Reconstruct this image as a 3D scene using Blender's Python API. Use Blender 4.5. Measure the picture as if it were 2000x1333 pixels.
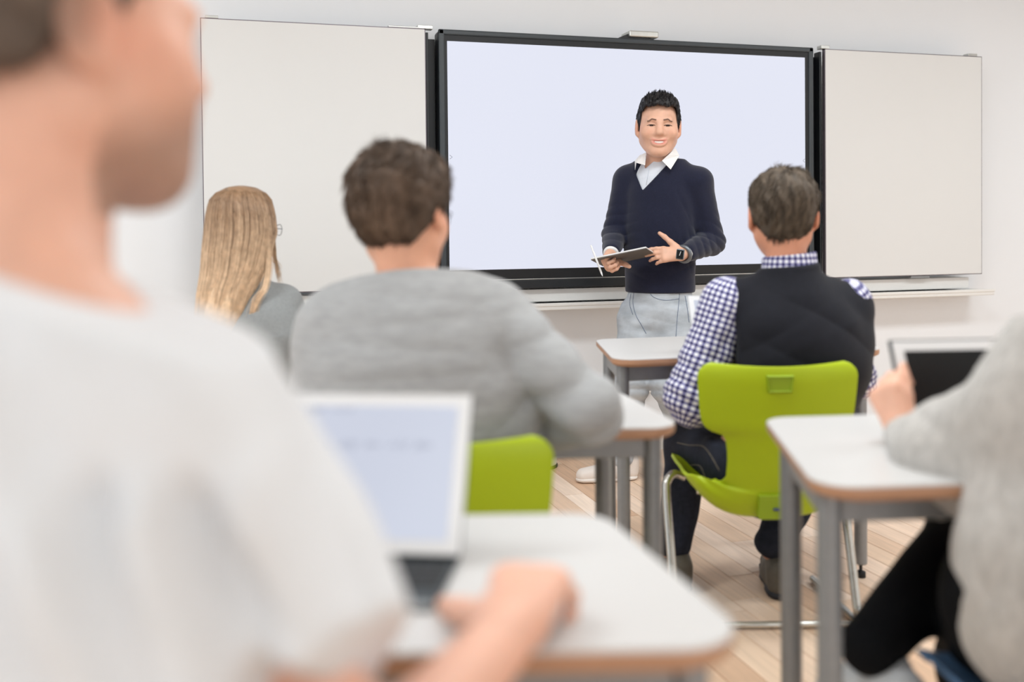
import bpy, bmesh, math, random
import numpy as np
from math import sin, cos, pi, radians, atan, sqrt
from mathutils import Vector, Matrix
from mathutils.bvhtree import BVHTree
random.seed(7); rng = np.random.default_rng(7)
SC = bpy.context.scene; COL = SC.collection
for o in list(bpy.data.objects): bpy.data.objects.remove(o)

# ------------------------------------------------------------------ camera, world, exposure, lights
FPX = 1900.0; TH = radians(16.5); PI_ = atan(.02); RO = radians(.573); HC = 1.135; PY0 = 488.0
R0 = np.array([cos(TH), -sin(TH), 0]); FH = np.array([sin(TH), cos(TH), 0])
CF = np.array([sin(TH)*cos(PI_), cos(TH)*cos(PI_), -sin(PI_)])
U0 = np.cross(R0, CF); CR = R0*cos(RO)-U0*sin(RO); CU = U0*cos(RO)+R0*sin(RO)
CAM = np.array([0, 0, HC])
def ray(px, py): return CF+CR*(px-1000)/FPX-CU*(py-PY0)/FPX
def L(px, py, z):
    """point seen at a photo pixel at depth z, in the camera aligned floor frame (right, ahead, height)"""
    d = ray(px, py); p = CAM+d*z/(d@FH)
    return np.array([p@R0, (p-CAM)@FH, p[2]])
def onwall(px, py, Y):
    d = ray(px, py); return CAM+d*Y/d[1]
cd = bpy.data.cameras.new('camera'); cam = bpy.data.objects.new('camera', cd); COL.objects.link(cam)
M = Matrix.Identity(4)
for i in range(3):
    M[i][0] = CR[i]; M[i][1] = CU[i]; M[i][2] = -CF[i]; M[i][3] = CAM[i]
cam.matrix_world = M
cd.lens = FPX*36/2000; cd.sensor_width = 36; cd.sensor_fit = 'HORIZONTAL'
cd.shift_y = -(666.5-PY0)/2000; cd.clip_start = .05
cd.dof.use_dof = True; cd.dof.focus_distance = 4.35; cd.dof.aperture_fstop = 1.45
SC.camera = cam
SC.view_settings.view_transform = 'Standard'; SC.view_settings.look = 'None'
SC.view_settings.exposure = -0.13; SC.view_settings.gamma = 1.0; SC.view_settings.use_curve_mapping = False
W = bpy.data.worlds.new('world'); SC.world = W; W.use_nodes = True
W.node_tree.nodes['Background'].inputs[0].default_value = (.86, .92, 1, 1)
W.node_tree.nodes['Background'].inputs[1].default_value = 1.0
def area(name, loc, rot, sx, sy, power, col=(1, 1, 1), spread=180):
    l = bpy.data.lights.new(name, 'AREA'); l.shape = 'RECTANGLE'; l.size = sx; l.size_y = sy
    l.energy = power; l.color = col
    l.spread = radians(spread)
    o = bpy.data.objects.new(name, l); COL.objects.link(o); o.location = loc; o.rotation_euler = rot
    return o
CEIL = 2.95
LAMPS = [(x, y) for x in (-1.2, 1.4, 4.0) for y in (-2.8, -.3, 2.1)]
for i, (x, y) in enumerate(LAMPS):
    area('ceiling_lamp_light', (x, y, CEIL-.07), (0, 0, 0), 1.5, .55, {2.1: 44, -.3: 8, -2.8: 13}[y], (.90, .965, 1), 175)
area('window_daylight', (-3.3, .4, 1.7), (0, radians(-90), 0), 1.7, 5.2, 42, (.84, .93, 1))
area('rear_window_daylight', (1.2, -5.8, 1.75), (radians(90), 0, 0), 5.2, 1.7, 85, (.86, .94, 1))

# ------------------------------------------------------------------ materials
def lin(c): return tuple(((v/255)/12.92 if v/255 <= .04045 else ((v/255+.055)/1.055)**2.4) for v in c)+(1,)
def nn(nt, t, **kw):
    n = nt.nodes.new(t)
    for k, v in kw.items(): setattr(n, k, v)
    return n
def mat(name, c, rough=.6, metal=0., noise=None, bump=None, spec=.5, emit=None, stretch=(1, 1, 1), sss=0., sheen=0., coat=0.):
    m = bpy.data.materials.new(name); m.use_nodes = True; nt = m.node_tree; b = nt.nodes['Principled BSDF']
    b.inputs['Base Color'].default_value = lin(c); b.inputs['Roughness'].default_value = rough
    b.inputs['Metallic'].default_value = metal; b.inputs['Specular IOR Level'].default_value = spec
    b.inputs['Sheen Weight'].default_value = sheen; b.inputs['Coat Weight'].default_value = coat
    if sss:
        b.inputs['Subsurface Weight'].default_value = sss; b.inputs['Subsurface Radius'].default_value = (.01, .004, .002)
        b.inputs['Subsurface Scale'].default_value = 1.0
    if emit: b.inputs['Emission Color'].default_value = lin(emit[0]); b.inputs['Emission Strength'].default_value = emit[1]
    if noise or bump:
        tc = nn(nt, 'ShaderNodeTexCoord'); mp = nn(nt, 'ShaderNodeMapping'); mp.inputs['Scale'].default_value = stretch
        nt.links.new(tc.outputs['Object'], mp.inputs[0])
    if noise:
        n = nn(nt, 'ShaderNodeTexNoise'); n.inputs['Scale'].default_value = noise[0]; n.inputs['Detail'].default_value = 5
        nt.links.new(mp.outputs[0], n.inputs['Vector'])
        r = nn(nt, 'ShaderNodeMapRange'); r.inputs[1].default_value = .3; r.inputs[2].default_value = .7
        r.inputs[3].default_value = 1-noise[1]; r.inputs[4].default_value = 1+noise[1]
        nt.links.new(n.outputs[0], r.inputs[0])
        mx = nn(nt, 'ShaderNodeMix', data_type='RGBA', blend_type='MULTIPLY'); mx.inputs[0].default_value = 1
        mx.inputs[6].default_value = lin(c); nt.links.new(r.outputs[0], mx.inputs[7])
        nt.links.new(mx.outputs[2], b.inputs['Base Color'])
    if bump:
        n = nn(nt, 'ShaderNodeTexNoise'); n.inputs['Scale'].default_value = bump[0]; n.inputs['Detail'].default_value = 4
        nt.links.new(mp.outputs[0], n.inputs['Vector'])
        bp = nn(nt, 'ShaderNodeBump'); bp.inputs['Strength'].default_value = bump[1]; bp.inputs['Distance'].default_value = .004
        nt.links.new(n.outputs[0], bp.inputs['Height']); nt.links.new(bp.outputs[0], b.inputs['Normal'])
    return m
def attr_mat(name, attr='Col', rough=.5, sss=0., noise=(30, .06), bump=None, sheen=0., spec=.4):
    m = mat(name, (200, 200, 200), rough, noise=noise, bump=bump, sss=sss, sheen=sheen, spec=spec); nt = m.node_tree
    a = nn(nt, 'ShaderNodeAttribute'); a.attribute_name = attr
    mx = [n for n in nt.nodes if n.bl_idname == 'ShaderNodeMix'][0]
    nt.links.new(a.outputs['Color'], mx.inputs[6]); return m
m_wall = mat('wall_paint', (240, 241, 243), .85, bump=(180, .05), spec=.2)
m_ceil = mat('ceiling_paint', (235, 235, 233), .9, spec=.2, noise=(3, .01))
m_board = mat('whiteboard_enamel', (224, 223, 221), .38, noise=(1.5, .012), spec=.35)
m_boardedge = mat('board_edge_aluminium', (120, 112, 118), .4, .6, noise=(30, .05))
m_white = mat('white_lacquer', (232, 230, 226), .45, noise=(4, .015))
m_black = mat('black_frame', (22, 26, 30), .45, noise=(20, .1))
m_charc = mat('charcoal_bezel', (52, 58, 62), .4, noise=(30, .06))
m_deep = mat('black_panel', (8, 10, 14), .5, noise=(20, .1))
m_screen = mat('lit_display', (10, 10, 12), .25, emit=((226, 229, 243), 1.1), noise=(2, .01), spec=.2)
m_mark = mat('screen_mark', (40, 50, 70), .5, noise=(5, .02))
m_steel = mat('silver_steel', (196, 196, 192), .32, .85, noise=(40, .05))
m_chrome = mat('satin_chrome', (205, 204, 198), .25, .9, noise=(40, .04))
m_grey = mat('grey_painted_steel', (142, 144, 146), .42, .35, noise=(60, .04))
m_desk = mat('white_laminate', (207, 205, 203), .35, noise=(2.5, .012), spec=.4)
m_edge = mat('beech_edge', (178, 134, 104), .5, noise=(9, .14), stretch=(1, 1, 14))
m_rubber = mat('black_rubber', (24, 24, 26), .7, noise=(30, .1))
m_green = mat('lime_plastic', (170, 190, 20), .42, noise=(3, .03), bump=(600, .05), spec=.35)
m_greend = mat('lime_plastic_recess', (140, 164, 16), .5, noise=(3, .03))
m_blue = mat('blue_plastic', (88, 122, 160), .42, noise=(3, .03))
m_bluedot = mat('blue_button', (40, 50, 110), .5, noise=(3, .03))
m_skin = attr_mat('skin', rough=.5, sss=.12, noise=(40, .05), bump=(400, .04))
m_teeth = mat('teeth', (238, 232, 222), .3, noise=(60, .03))
m_eye = attr_mat('eye', rough=.15, noise=(40, .01))
m_dark = mat('mouth_dark', (70, 28, 26), .6, noise=(40, .1))
m_navy = mat('navy_knit', (27, 30, 50), .85, noise=(120, .1), bump=(500, .25), sheen=.25, spec=.2)
m_shirt = mat('pale_shirt_cotton', (222, 226, 234), .8, noise=(60, .03), bump=(300, .1), spec=.2)
m_collar = mat('white_shirt_cotton', (236, 234, 232), .8, noise=(60, .02), bump=(300, .1), spec=.2)
m_jeans = mat('light_wash_denim', (186, 193, 200), .85, noise=(11, .2), bump=(350, .3), stretch=(1, 1, 2.2), spec=.2)
m_seam = mat('denim_seam', (110, 122, 146), .85, noise=(90, .25))
m_ddenim = mat('dark_denim', (36, 39, 50), .85, noise=(60, .2), bump=(300, .3), spec=.2)
m_stitch = mat('tan_stitch', (140, 128, 108), .8, noise=(90, .3))
m_vest = mat('dark_vest_wool', (22, 23, 31), .8, noise=(50, .1), bump=(220, .15), sheen=.05, spec=.25)
m_gsweat = mat('grey_melange_knit', (162, 162, 162), .92, noise=(80, .1), bump=(260, .4), stretch=(.35, .35, 1.6), sheen=.2, spec=.15)
m_bsweat = mat('grey_knit', (140, 142, 142), .92, noise=(120, .07), bump=(500, .3), sheen=.2, spec=.15)
m_rsweat = mat('light_grey_wool', (186, 182, 177), .95, noise=(70, .13), bump=(150, .8), stretch=(1, 1, .45), sheen=.3, spec=.15)
m_tee = mat('white_cotton', (222, 223, 225), .9, noise=(12, .012), bump=(300, .1), spec=.15)
m_blackcl = mat('black_cotton', (12, 13, 16), .9, noise=(60, .15), spec=.15)
m_shoe = mat('white_leather', (236, 226, 218), .5, noise=(30, .03))
m_gshoe = mat('grey_sneaker_mesh', (188, 190, 192), .8, noise=(60, .05))
m_bshoe = mat('brown_grey_leather', (86, 80, 70), .6, noise=(40, .12))
m_sole = mat('black_sole', (22, 22, 28), .6, noise=(40, .1))
m_tabw = mat('white_tablet_glass', (232, 232, 232), .25, noise=(3, .01))
m_tabback = mat('grey_brown_cover', (98, 92, 86), .6, noise=(40, .06))
m_case = mat('charcoal_case', (52, 58, 62), .6, noise=(60, .06))
m_casel = mat('grey_case_rim', (134, 138, 140), .6, noise=(60, .04))
m_tabon = mat('lit_tablet_screen', (14, 14, 16), .3, emit=((206, 212, 228), 1.05), noise=(3, .01))
m_ink = mat('pale_ink', (150, 156, 178), .6, noise=(4, .02))
m_taboff = mat('dark_tablet_screen', (8, 12, 15), .35, noise=(3, .01), spec=.25)
m_strap = mat('steel_strap', (120, 126, 132), .35, .7, noise=(60, .05))

# ------------------------------------------------------------------ object helpers
def newobj(name, data, parent=None, mt=None, loc=None, rotz=0):
    o = bpy.data.objects.new(name, data); COL.objects.link(o)
    if parent: o.parent = parent
    if mt: data.materials.append(mt)
    if loc is not None: o.location = loc
    if rotz: o.rotation_euler = (0, 0, rotz)
    return o
def tag(o, label=None, cat=None, group=None, kind=None):
    if label: o['label'] = label
    if cat: o['category'] = cat
    if group: o['group'] = group
    if kind: o['kind'] = kind
    return o
def thing(name, X, Z, label, cat, group=None, yaw=0, h=0):
    """an Empty in the camera aligned floor frame"""
    p = R0*X+FH*Z
    o = newobj(name, None, loc=(p[0], p[1], h)); o.rotation_euler = (0, 0, -TH+yaw)
    return tag(o, label, cat, group)
def wthing(name, x, y, z, label, cat, group=None):
    return tag(newobj(name, None, loc=(x, y, z)), label, cat, group)
def meshobj(name, V, Fs, mt, parent=None, smooth=False, **kw):
    me = bpy.data.meshes.new(name); me.from_pydata([tuple(map(float, v)) for v in V], [], [tuple(f) for f in Fs]); me.update()
    if smooth: me.shade_smooth()
    return newobj(name, me, parent, mt, **kw)
def bmobj(name, bm, mt, parent=None, smooth=False, **kw):
    me = bpy.data.meshes.new(name); bmesh.ops.recalc_face_normals(bm, faces=bm.faces); bm.to_mesh(me); bm.free()
    if smooth: me.shade_smooth()
    return newobj(name, me, parent, mt, **kw)
def bm_box(bm, c, s, bev=0., rot=None, seg=2):
    r = bmesh.ops.create_cube(bm, size=1); vs = r['verts']
    bmesh.ops.scale(bm, vec=s, verts=vs)
    if bev:
        es = list({e for v in vs for e in v.link_edges})
        rb = bmesh.ops.bevel(bm, geom=es, offset=bev, segments=seg, affect='EDGES', profile=.5)
        vs = list({v for f in rb['faces'] for v in f.verts} | {v for v in vs if v.is_valid})
    if rot is not None: bmesh.ops.rotate(bm, matrix=rot, verts=vs, cent=(0, 0, 0))
    bmesh.ops.translate(bm, vec=c, verts=vs)
def box(name, lo, hi, mt, parent=None, bev=.002, **kw):
    bm = bmesh.new(); lo = np.array(lo, float); hi = np.array(hi, float)
    bm_box(bm, tuple((lo+hi)/2), tuple(hi-lo), bev); return bmobj(name, bm, mt, parent, **kw)
def frames(pts):
    P = np.array(pts, float); n = len(P); T = np.zeros_like(P)
    T[1:-1] = P[2:]-P[:-2]; T[0] = P[1]-P[0]; T[-1] = P[-1]-P[-2]
    T /= np.linalg.norm(T, axis=1)[:, None]+1e-12
    a = np.array([0, 0, 1.]) if abs(T[0][2]) < .9 else np.array([1., 0, 0]); N = []
    for t in T:
        a = a-t*(a@t); a = a/(np.linalg.norm(a)+1e-12); N.append(a.copy())
    N = np.array(N); return P, T, N, np.cross(T, N)
def smooth_path(pts, n=6):
    P = [np.array(p, float) for p in pts]; P = [2*P[0]-P[1]]+P+[2*P[-1]-P[-2]]; out = []
    for i in range(1, len(P)-2):
        for t in np.linspace(0, 1, n, endpoint=False):
            a, b, c, d = P[i-1:i+3]
            out.append(.5*((2*b)+(c-a)*t+(2*a-5*b+4*c-d)*t*t+(-a+3*b-3*c+d)*t**3))
    out.append(P[-2]); return out
def tube(name, pts, r, mt, parent=None, seg=12, **kw):
    P, T, N, B = frames(pts); rr = np.full(len(P), r) if np.isscalar(r) else np.array(r)
    V = []; Fs = []
    for i in range(len(P)):
        for j in range(seg):
            a = 2*pi*j/seg; V.append(P[i]+rr[i]*(cos(a)*N[i]+sin(a)*B[i]))
    for i in range(len(P)-1):
        for j in range(seg):
            k = (j+1) % seg; Fs.append((i*seg+j, i*seg+k, (i+1)*seg+k, (i+1)*seg+j))
    Fs.append(tuple(range(seg))[::-1]); Fs.append(tuple((len(P)-1)*seg+j for j in range(seg)))
    return meshobj(name, V, Fs, mt, parent, True, **kw)
def lathe(name, prof, mt, parent=None, seg=24, **kw):
    V = []; Fs = []
    for (r, z) in prof:
        for j in range(seg): a = 2*pi*j/seg; V.append((r*cos(a), r*sin(a), z))
    for i in range(len(prof)-1):
        for j in range(seg):
            k = (j+1) % seg; Fs.append((i*seg+j, i*seg+k, (i+1)*seg+k, (i+1)*seg+j))
    Fs.append(tuple(range(seg))[::-1]); Fs.append(tuple((len(prof)-1)*seg+j for j in range(seg)))
    return meshobj(name, V, Fs, mt, parent, True, **kw)

# ------------------------------------------------------------------ implicit surfaces (for bodies, cloth, hair)
def unit(v): v = np.array(v, float); return v/np.linalg.norm(v)
class Shape:
    def __init__(s, org=(0, 0, 0)): s.ops = []; s.org = np.array(org, float)   # org: local origin in the floor frame
    def add(s, op, fn, c, R, k): s.ops.append((op, fn, np.array(c, float), R, k)); return s
    def cone(s, a, b, ra, rb, k=.02, n=None, q=1., op='u'):
        a = np.array(a, float); b = np.array(b, float); ab = b-a
        if n is not None:
            n = unit(n)
            def sc(v): return v+np.multiply.outer(v@n, n)*(1/q-1)
            A = sc(a); AB = sc(b)-A
            def fn(P, A=A, AB=AB):
                Q = sc(P)-A; t = np.clip(Q@AB/(AB@AB+1e-12), 0, 1)
                return (np.linalg.norm(Q-t[:, None]*AB, axis=1)-(ra+(rb-ra)*t))*sqrt(q)
        else:
            def fn(P):
                Q = P-a; t = np.clip(Q@ab/(ab@ab+1e-12), 0, 1)
                return np.linalg.norm(Q-t[:, None]*ab, axis=1)-(ra+(rb-ra)*t)
        return s.add(op, fn, (a+b)/2, np.linalg.norm(ab)/2+max(ra, rb), k)
    def ell(s, c, r, Mx=None, k=.02, op='u'):
        c = np.array(c, float); r = np.array(r, float)*np.ones(3)
        def fn(P):
            Q = (P-c) if Mx is None else (P-c)@Mx
            Q = Q/r; d = np.linalg.norm(Q, axis=1); g = np.linalg.norm(Q/r, axis=1)+1e-9
            return d*(d-1)/g
        return s.add(op, fn, c, max(r), k)
    def func(s, op, fn, c=(0, 0, 0), R=50., k=.0): return s.add(op, fn, c, R, k)
    def ev(s, P, c=None, rad=0):
        V = np.full(len(P), 1.)
        for op, fn, pc, R, k in s.ops:
            if c is not None and R < 40 and np.linalg.norm(pc-c) > R+rad+k+.01: continue
            if op == 'd': V = V+fn(P); continue
            d = fn(P)
            if op == 'u':
                if k > 0:
                    h = np.clip(.5+.5*(V-d)/k, 0, 1); V = V+(d-V)*h-k*h*(1-h)
                else: V = np.minimum(V, d)
            elif op == 's':
                k = max(k, 1e-4); h = np.clip(.5-.5*(V+d)/k, 0, 1); V = V+(-d-V)*h+k*h*(1-h)
            elif op == 'i':
                k = max(k, 1e-4); h = np.clip(.5-.5*(V-d)/k, 0, 1); V = V+(d-V)*h+k*h*(1-h)
        return V
    def mesh(s, res):
        n = 14; cs = n*res; chunks = set()
        for op, fn, c, R, k in s.ops:
            if op != 'u': continue
            lo = np.floor((c-R-.02)/cs).astype(int); hi = np.floor((c+R+.02)/cs).astype(int)
            g = np.stack(np.meshgrid(*[np.arange(lo[i], hi[i]+1) for i in range(3)], indexing='ij'), -1).reshape(-1, 3)
            chunks.update(map(tuple, g))
        sub = np.stack(np.meshgrid(*[(np.arange(4)+.5)/4]*3, indexing='ij'), -1).reshape(-1, 3)*cs
        ax = np.arange(n+2)-1; G = np.stack(np.meshgrid(ax, ax, ax, indexing='ij'), -1)
        keys = []; pos = []; quads = []; OFF = 1 << 20
        def key(idx): return ((idx[..., 0]+OFF) << 42)+((idx[..., 1]+OFF) << 21)+(idx[..., 2]+OFF)
        th = cs/4*1.3
        for ch in chunks:
            i0 = np.array(ch)*n; o = i0*res; cc = o+cs/2; rad = cs*.9
            v = s.ev(o+sub, cc, rad)
            if v.min() > th or v.max() < -th: continue
            I = G+i0; Vv = s.ev((I*res).reshape(-1, 3).astype(float), cc, rad+res).reshape(n+2, n+2, n+2)
            neg = Vv < 0
            if neg.all() or not neg.any(): continue
            m = n+1; cnt = np.zeros((m, m, m)); acc = np.zeros((m, m, m, 3))
            for a in range(3):
                b, c2 = [x for x in range(3) if x != a]
                for ob in (0, 1):
                    for oc in (0, 1):
                        s0 = [None]*3; s1 = [None]*3
                        s0[a] = slice(0, m); s1[a] = slice(1, m+1)
                        s0[b] = s1[b] = slice(ob, m+ob); s0[c2] = s1[c2] = slice(oc, m+oc)
                        A = Vv[tuple(s0)]; B = Vv[tuple(s1)]; x = (A < 0) != (B < 0)
                        t = np.where(x, A/np.where(x, A-B, 1), 0)
                        acc[..., a] += t; acc[..., b] += x*ob; acc[..., c2] += x*oc; cnt += x
            act = cnt > 0; cells = I[:m, :m, :m]
            keys.append(key(cells[act])); pos.append((cells[act]+acc[act]/cnt[act][:, None])*res)
            for a in range(3):
                b = (a+1) % 3; c2 = (a+2) % 3
                s0 = [slice(1, n+1)]*3; s1 = list(s0); s1[a] = slice(2, n+2)
                A = neg[tuple(s0)]; B = neg[tuple(s1)]
                for sgn, msk in ((1, A & ~B), (-1, ~A & B)):
                    if not msk.any(): continue
                    e = I[1:n+1, 1:n+1, 1:n+1][msk]; eb = np.zeros(3, int); ec = np.zeros(3, int); eb[b] = 1; ec[c2] = 1
                    q = np.stack([key(e-eb-ec), key(e-ec), key(e), key(e-eb)], 1)
                    quads.append(q if sgn > 0 else q[:, ::-1])
        keys = np.concatenate(keys); pos = np.concatenate(pos); quads = np.concatenate(quads)
        uk, ui = np.unique(keys, return_index=True); P = pos[ui]; Q = np.searchsorted(uk, quads)
        return P, Q
    def build(s, name, res, mt, parent=None, col=None, pat=None, relax=1):
        P, Q = s.mesh(res)
        if relax:
            e = np.concatenate([Q[:, [0, 1]], Q[:, [1, 2]], Q[:, [2, 3]], Q[:, [3, 0]]])
            for _ in range(relax):
                A = np.zeros_like(P); C = np.zeros(len(P))
                for x, y in ((0, 1), (1, 0)):
                    for i in range(3): A[:, i] += np.bincount(e[:, x], P[e[:, y], i], len(P))
                    C += np.bincount(e[:, x], minlength=len(P))
                P = P*.5+.5*A/C[:, None]
        me = bpy.data.meshes.new(name); me.vertices.add(len(P)); me.vertices.foreach_set('co', (P-s.org).ravel())
        me.loops.add(Q.size); me.loops.foreach_set('vertex_index', Q.ravel().astype(np.int32))
        me.polygons.add(len(Q)); me.polygons.foreach_set('loop_start', np.arange(len(Q), dtype=np.int32)*4)
        me.update(calc_edges=True); me.validate(); me.shade_smooth()
        if len(me.vertices) == len(P):
            if col is not None:
                c = col(P); at = me.attributes.new('Col', 'FLOAT_COLOR', 'POINT')
                at.data.foreach_set('color', np.concatenate([c, np.ones((len(P), 1))], 1).ravel())
            if pat is not None:
                at = me.attributes.new('pat', 'FLOAT_VECTOR', 'POINT'); at.data.foreach_set('vector', pat(P).ravel())
        o = newobj(name, me, parent, mt); o_data[o.name] = (P, Q); return o
o_data = {}
def wob(P, f, seed=0):
    r = np.random.default_rng(seed); v = 0
    for i in range(4):
        d = r.normal(size=3)*f*(1+.5*i); v = v+np.sin(P@d+r.uniform(0, 6))/(1+.4*i)
    return v/2.6
def folds(c, R, axis, freq, amp, seed=0, cross=3.):
    """cloth folds running across 'axis' near c"""
    c = np.array(c, float); ax = unit(axis)
    def fn(P):
        w = np.exp(-(np.linalg.norm(P-c, axis=1)/R)**2)
        ph = (P@ax)*freq+1.6*wob(P, cross, seed)
        return -amp*w*np.abs(np.sin(ph))**.7
    return fn
def strands(name, roots, dirs_fn, n_seg, length, r, mt, parent, org, jit=.15, seed=1, lift=0.002, surf=None, col=None):
    g = np.random.default_rng(seed); N = len(roots); P = roots.copy(); pts = [P.copy()]; nrm = surf
    ln = length*g.uniform(.6, 1.2, N)
    for i in range(n_seg):
        d = dirs_fn(P, i/n_seg)+g.normal(size=(N, 3))*jit
        d /= np.linalg.norm(d, axis=1)[:, None]+1e-9
        P = P+d*(ln/n_seg)[:, None]
        pts.append(P.copy())
    return ribbon(name, np.stack(pts, 1), r, mt, parent, org, g, col)
def ribbon(name, A, r, mt, parent, org, g, col=None):
    N, K, _ = A.shape; T = np.gradient(A, axis=1); T /= np.linalg.norm(T, axis=2)[..., None]+1e-9
    up = g.normal(size=(N, 1, 3)); S1 = np.cross(T, up); S1 /= np.linalg.norm(S1, axis=2)[..., None]+1e-9; S2 = np.cross(T, S1)
    tp = np.linspace(0, 1, K); rr = (r*(1-.85*tp**2))[None, :, None]*g.uniform(.6, 1.2, (N, 1, 1))
    V = np.stack([A+rr*(cos(a)*S1+sin(a)*S2) for a in (0, 2.094, 4.189)], 2).reshape(-1, 3)-org
    base = (np.arange(N)*K*3)[:, None, None]; k = np.arange(K-1)[None, :, None]*3
    Fq = [np.stack(np.broadcast_arrays(base+k+j, base+k+(j+1) % 3, base+k+3+(j+1) % 3, base+k+3+j), -1).reshape(-1, 4) for j in range(3)]
    Q = np.concatenate(Fq); me = bpy.data.meshes.new(name); me.vertices.add(len(V)); me.vertices.foreach_set('co', V.ravel())
    me.loops.add(Q.size); me.loops.foreach_set('vertex_index', Q.ravel().astype(np.int32))
    me.polygons.add(len(Q)); me.polygons.foreach_set('loop_start', np.arange(len(Q), dtype=np.int32)*4)
    me.update(calc_edges=True); me.shade_smooth()
    if col is not None:
        c = col(V+org, np.repeat(g.uniform(0, 1, N), K*3)); at = me.attributes.new('Col', 'FLOAT_COLOR', 'POINT')
        at.data.foreach_set('color', np.concatenate([c, np.ones((len(V), 1))], 1).ravel())
    o = newobj(name, me, parent, mt); o['kind'] = 'stuff'; return o
def surface_points(o, n, seed=3):
    P, Q = o_data[o.name]; g = np.random.default_rng(seed); i = g.integers(0, len(Q), n)
    a, b, c, d = [P[Q[i, j]] for j in range(4)]; N = np.cross(c-a, d-b); N /= np.linalg.norm(N, axis=1)[:, None]+1e-12
    w = g.dirichlet((1, 1, 1, 1), n); return a*w[:, :1]+b*w[:, 1:2]+c*w[:, 2:3]+d*w[:, 3:], N
_bv = {}
def on_surface(o, px, py, lift=.001):
    """nearest point of o along the sight line through a photo pixel, floor frame"""
    if o.name not in _bv:
        P, Q = o_data[o.name]; _bv[o.name] = BVHTree.FromPolygons([tuple(p) for p in P], [tuple(int(x) for x in q) for q in Q])
    a = L(px, py, 1.0); c = np.array([0, 0, HC]); d = unit(a-c); h = _bv[o.name].ray_cast(Vector(c), Vector(d))
    return None if h[0] is None else np.array(h[0])-d*lift
def seam(name, o, pix, r, mt, parent, org, n=6):
    pts = smooth_path([(p[0], p[1], 0) for p in pix], n); out = []
    for p in pts:
        q = on_surface(o, p[0], p[1])
        if q is not None and (not out or np.linalg.norm(q-out[-1]) < .06): out.append(q)
    if len(out) > 2: return tube(name, [q-org for q in out], r, mt, parent, 5)

# ------------------------------------------------------------------ anatomy
def basis(fwd, up=(0, 0, 1)):
    f = unit(fwd); r = unit(np.cross(f, up)); u = np.cross(r, f); return np.stack([r, f, u], 1)
class HF:
    """head frame: x right, y towards the face, z up"""
    def __init__(s, c, Mx, sc): s.c = np.array(c, float); s.M = Mx; s.s = sc
    def p(s, *v): return s.c+s.M@(np.array(v, float)*s.s)
    def inv(s, P): return (P-s.c)@s.M/s.s
def head(S, H, face=True, smile=False):
    s = H.s; M_ = H.M
    def e(c, r, k=.02, op='u'): S.ell(H.p(*c), np.array(r)*s, M_, k*s, op)
    def c(a, b, ra, rb, k=.02, op='u'): S.cone(H.p(*a), H.p(*b), ra*s, rb*s, k*s, op=op)
    e((0, -.014, .036), (.075, .096, .084)); e((0, .022, -.02), (.0665, .07, .084), .03)
    for x in (-1, 1):
        c((x*.045, -.005, -.05), (x*.018, .05, -.088), .026, .022, .03)
        e((x*.042, .05, -.022), (.026, .028, .026), .03)
    e((0, .062, -.092), (.024, .022, .018), .02)
    if face:
        c((-.034, .076, .024), (.034, .076, .024), .013, .013, .02)
        for x in (-1, 1):
            e((x*.031, .094, .007), (.02, .014, .0105), .012, 's')
            e((x*.031, .074, .005), (.0165, .0135, .0125), .006)
            e((x*.032, .092, .0035), (.0145, .015, .0031 if smile else .005), .0012, 's')
            e((x*.0145, .088, -.027), (.0095, .009, .0078), .008)
            if smile: e((x*.043, .066, -.022), (.019, .018, .016), .02)
        c((0, .082, .016), (0, .101, -.02), .0075, .0115, .014); e((0, .102, -.022), (.011, .01, .0095), .01)
        # lips
        def lip(z0, w, cur, r):
            pts = [(x, .087-7*x*x, z0+cur*x*x) for x in np.linspace(-w, w, 7)]
            for a, b in zip(pts, pts[1:]): c(a, b, r, r, .008)
        if smile:
            lip(-.052, .03, 5, .0042); lip(-.069, .025, 13, .0055)
            pts = [(x, .093-6*x*x, -.0595+8*x*x) for x in np.linspace(-.0285, .0285, 9)]
            for i, (a, b) in enumerate(zip(pts, pts[1:])):
                w = .0062*(1-(abs(i-3.5)/4.6)**2); c(a, b, w, w, .002, 's')
                q = (a[0], a[1]-.012, a[2]); q2 = (b[0], b[1]-.012, b[2]); c(q, q2, w, w, .002, 's')
        else:
            lip(-.056, .022, 0, .0055); lip(-.066, .02, 0, .006)
    for x in (-1, 1):
        e((x*.083, -.012, -.002), (.0095, .022, .034), .005); e((x*.0915, -.008, .0), (.006, .013, .022), .005, 's')
        e((x*.077, .0, -.03), (.007, .009, .011), .008)
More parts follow.
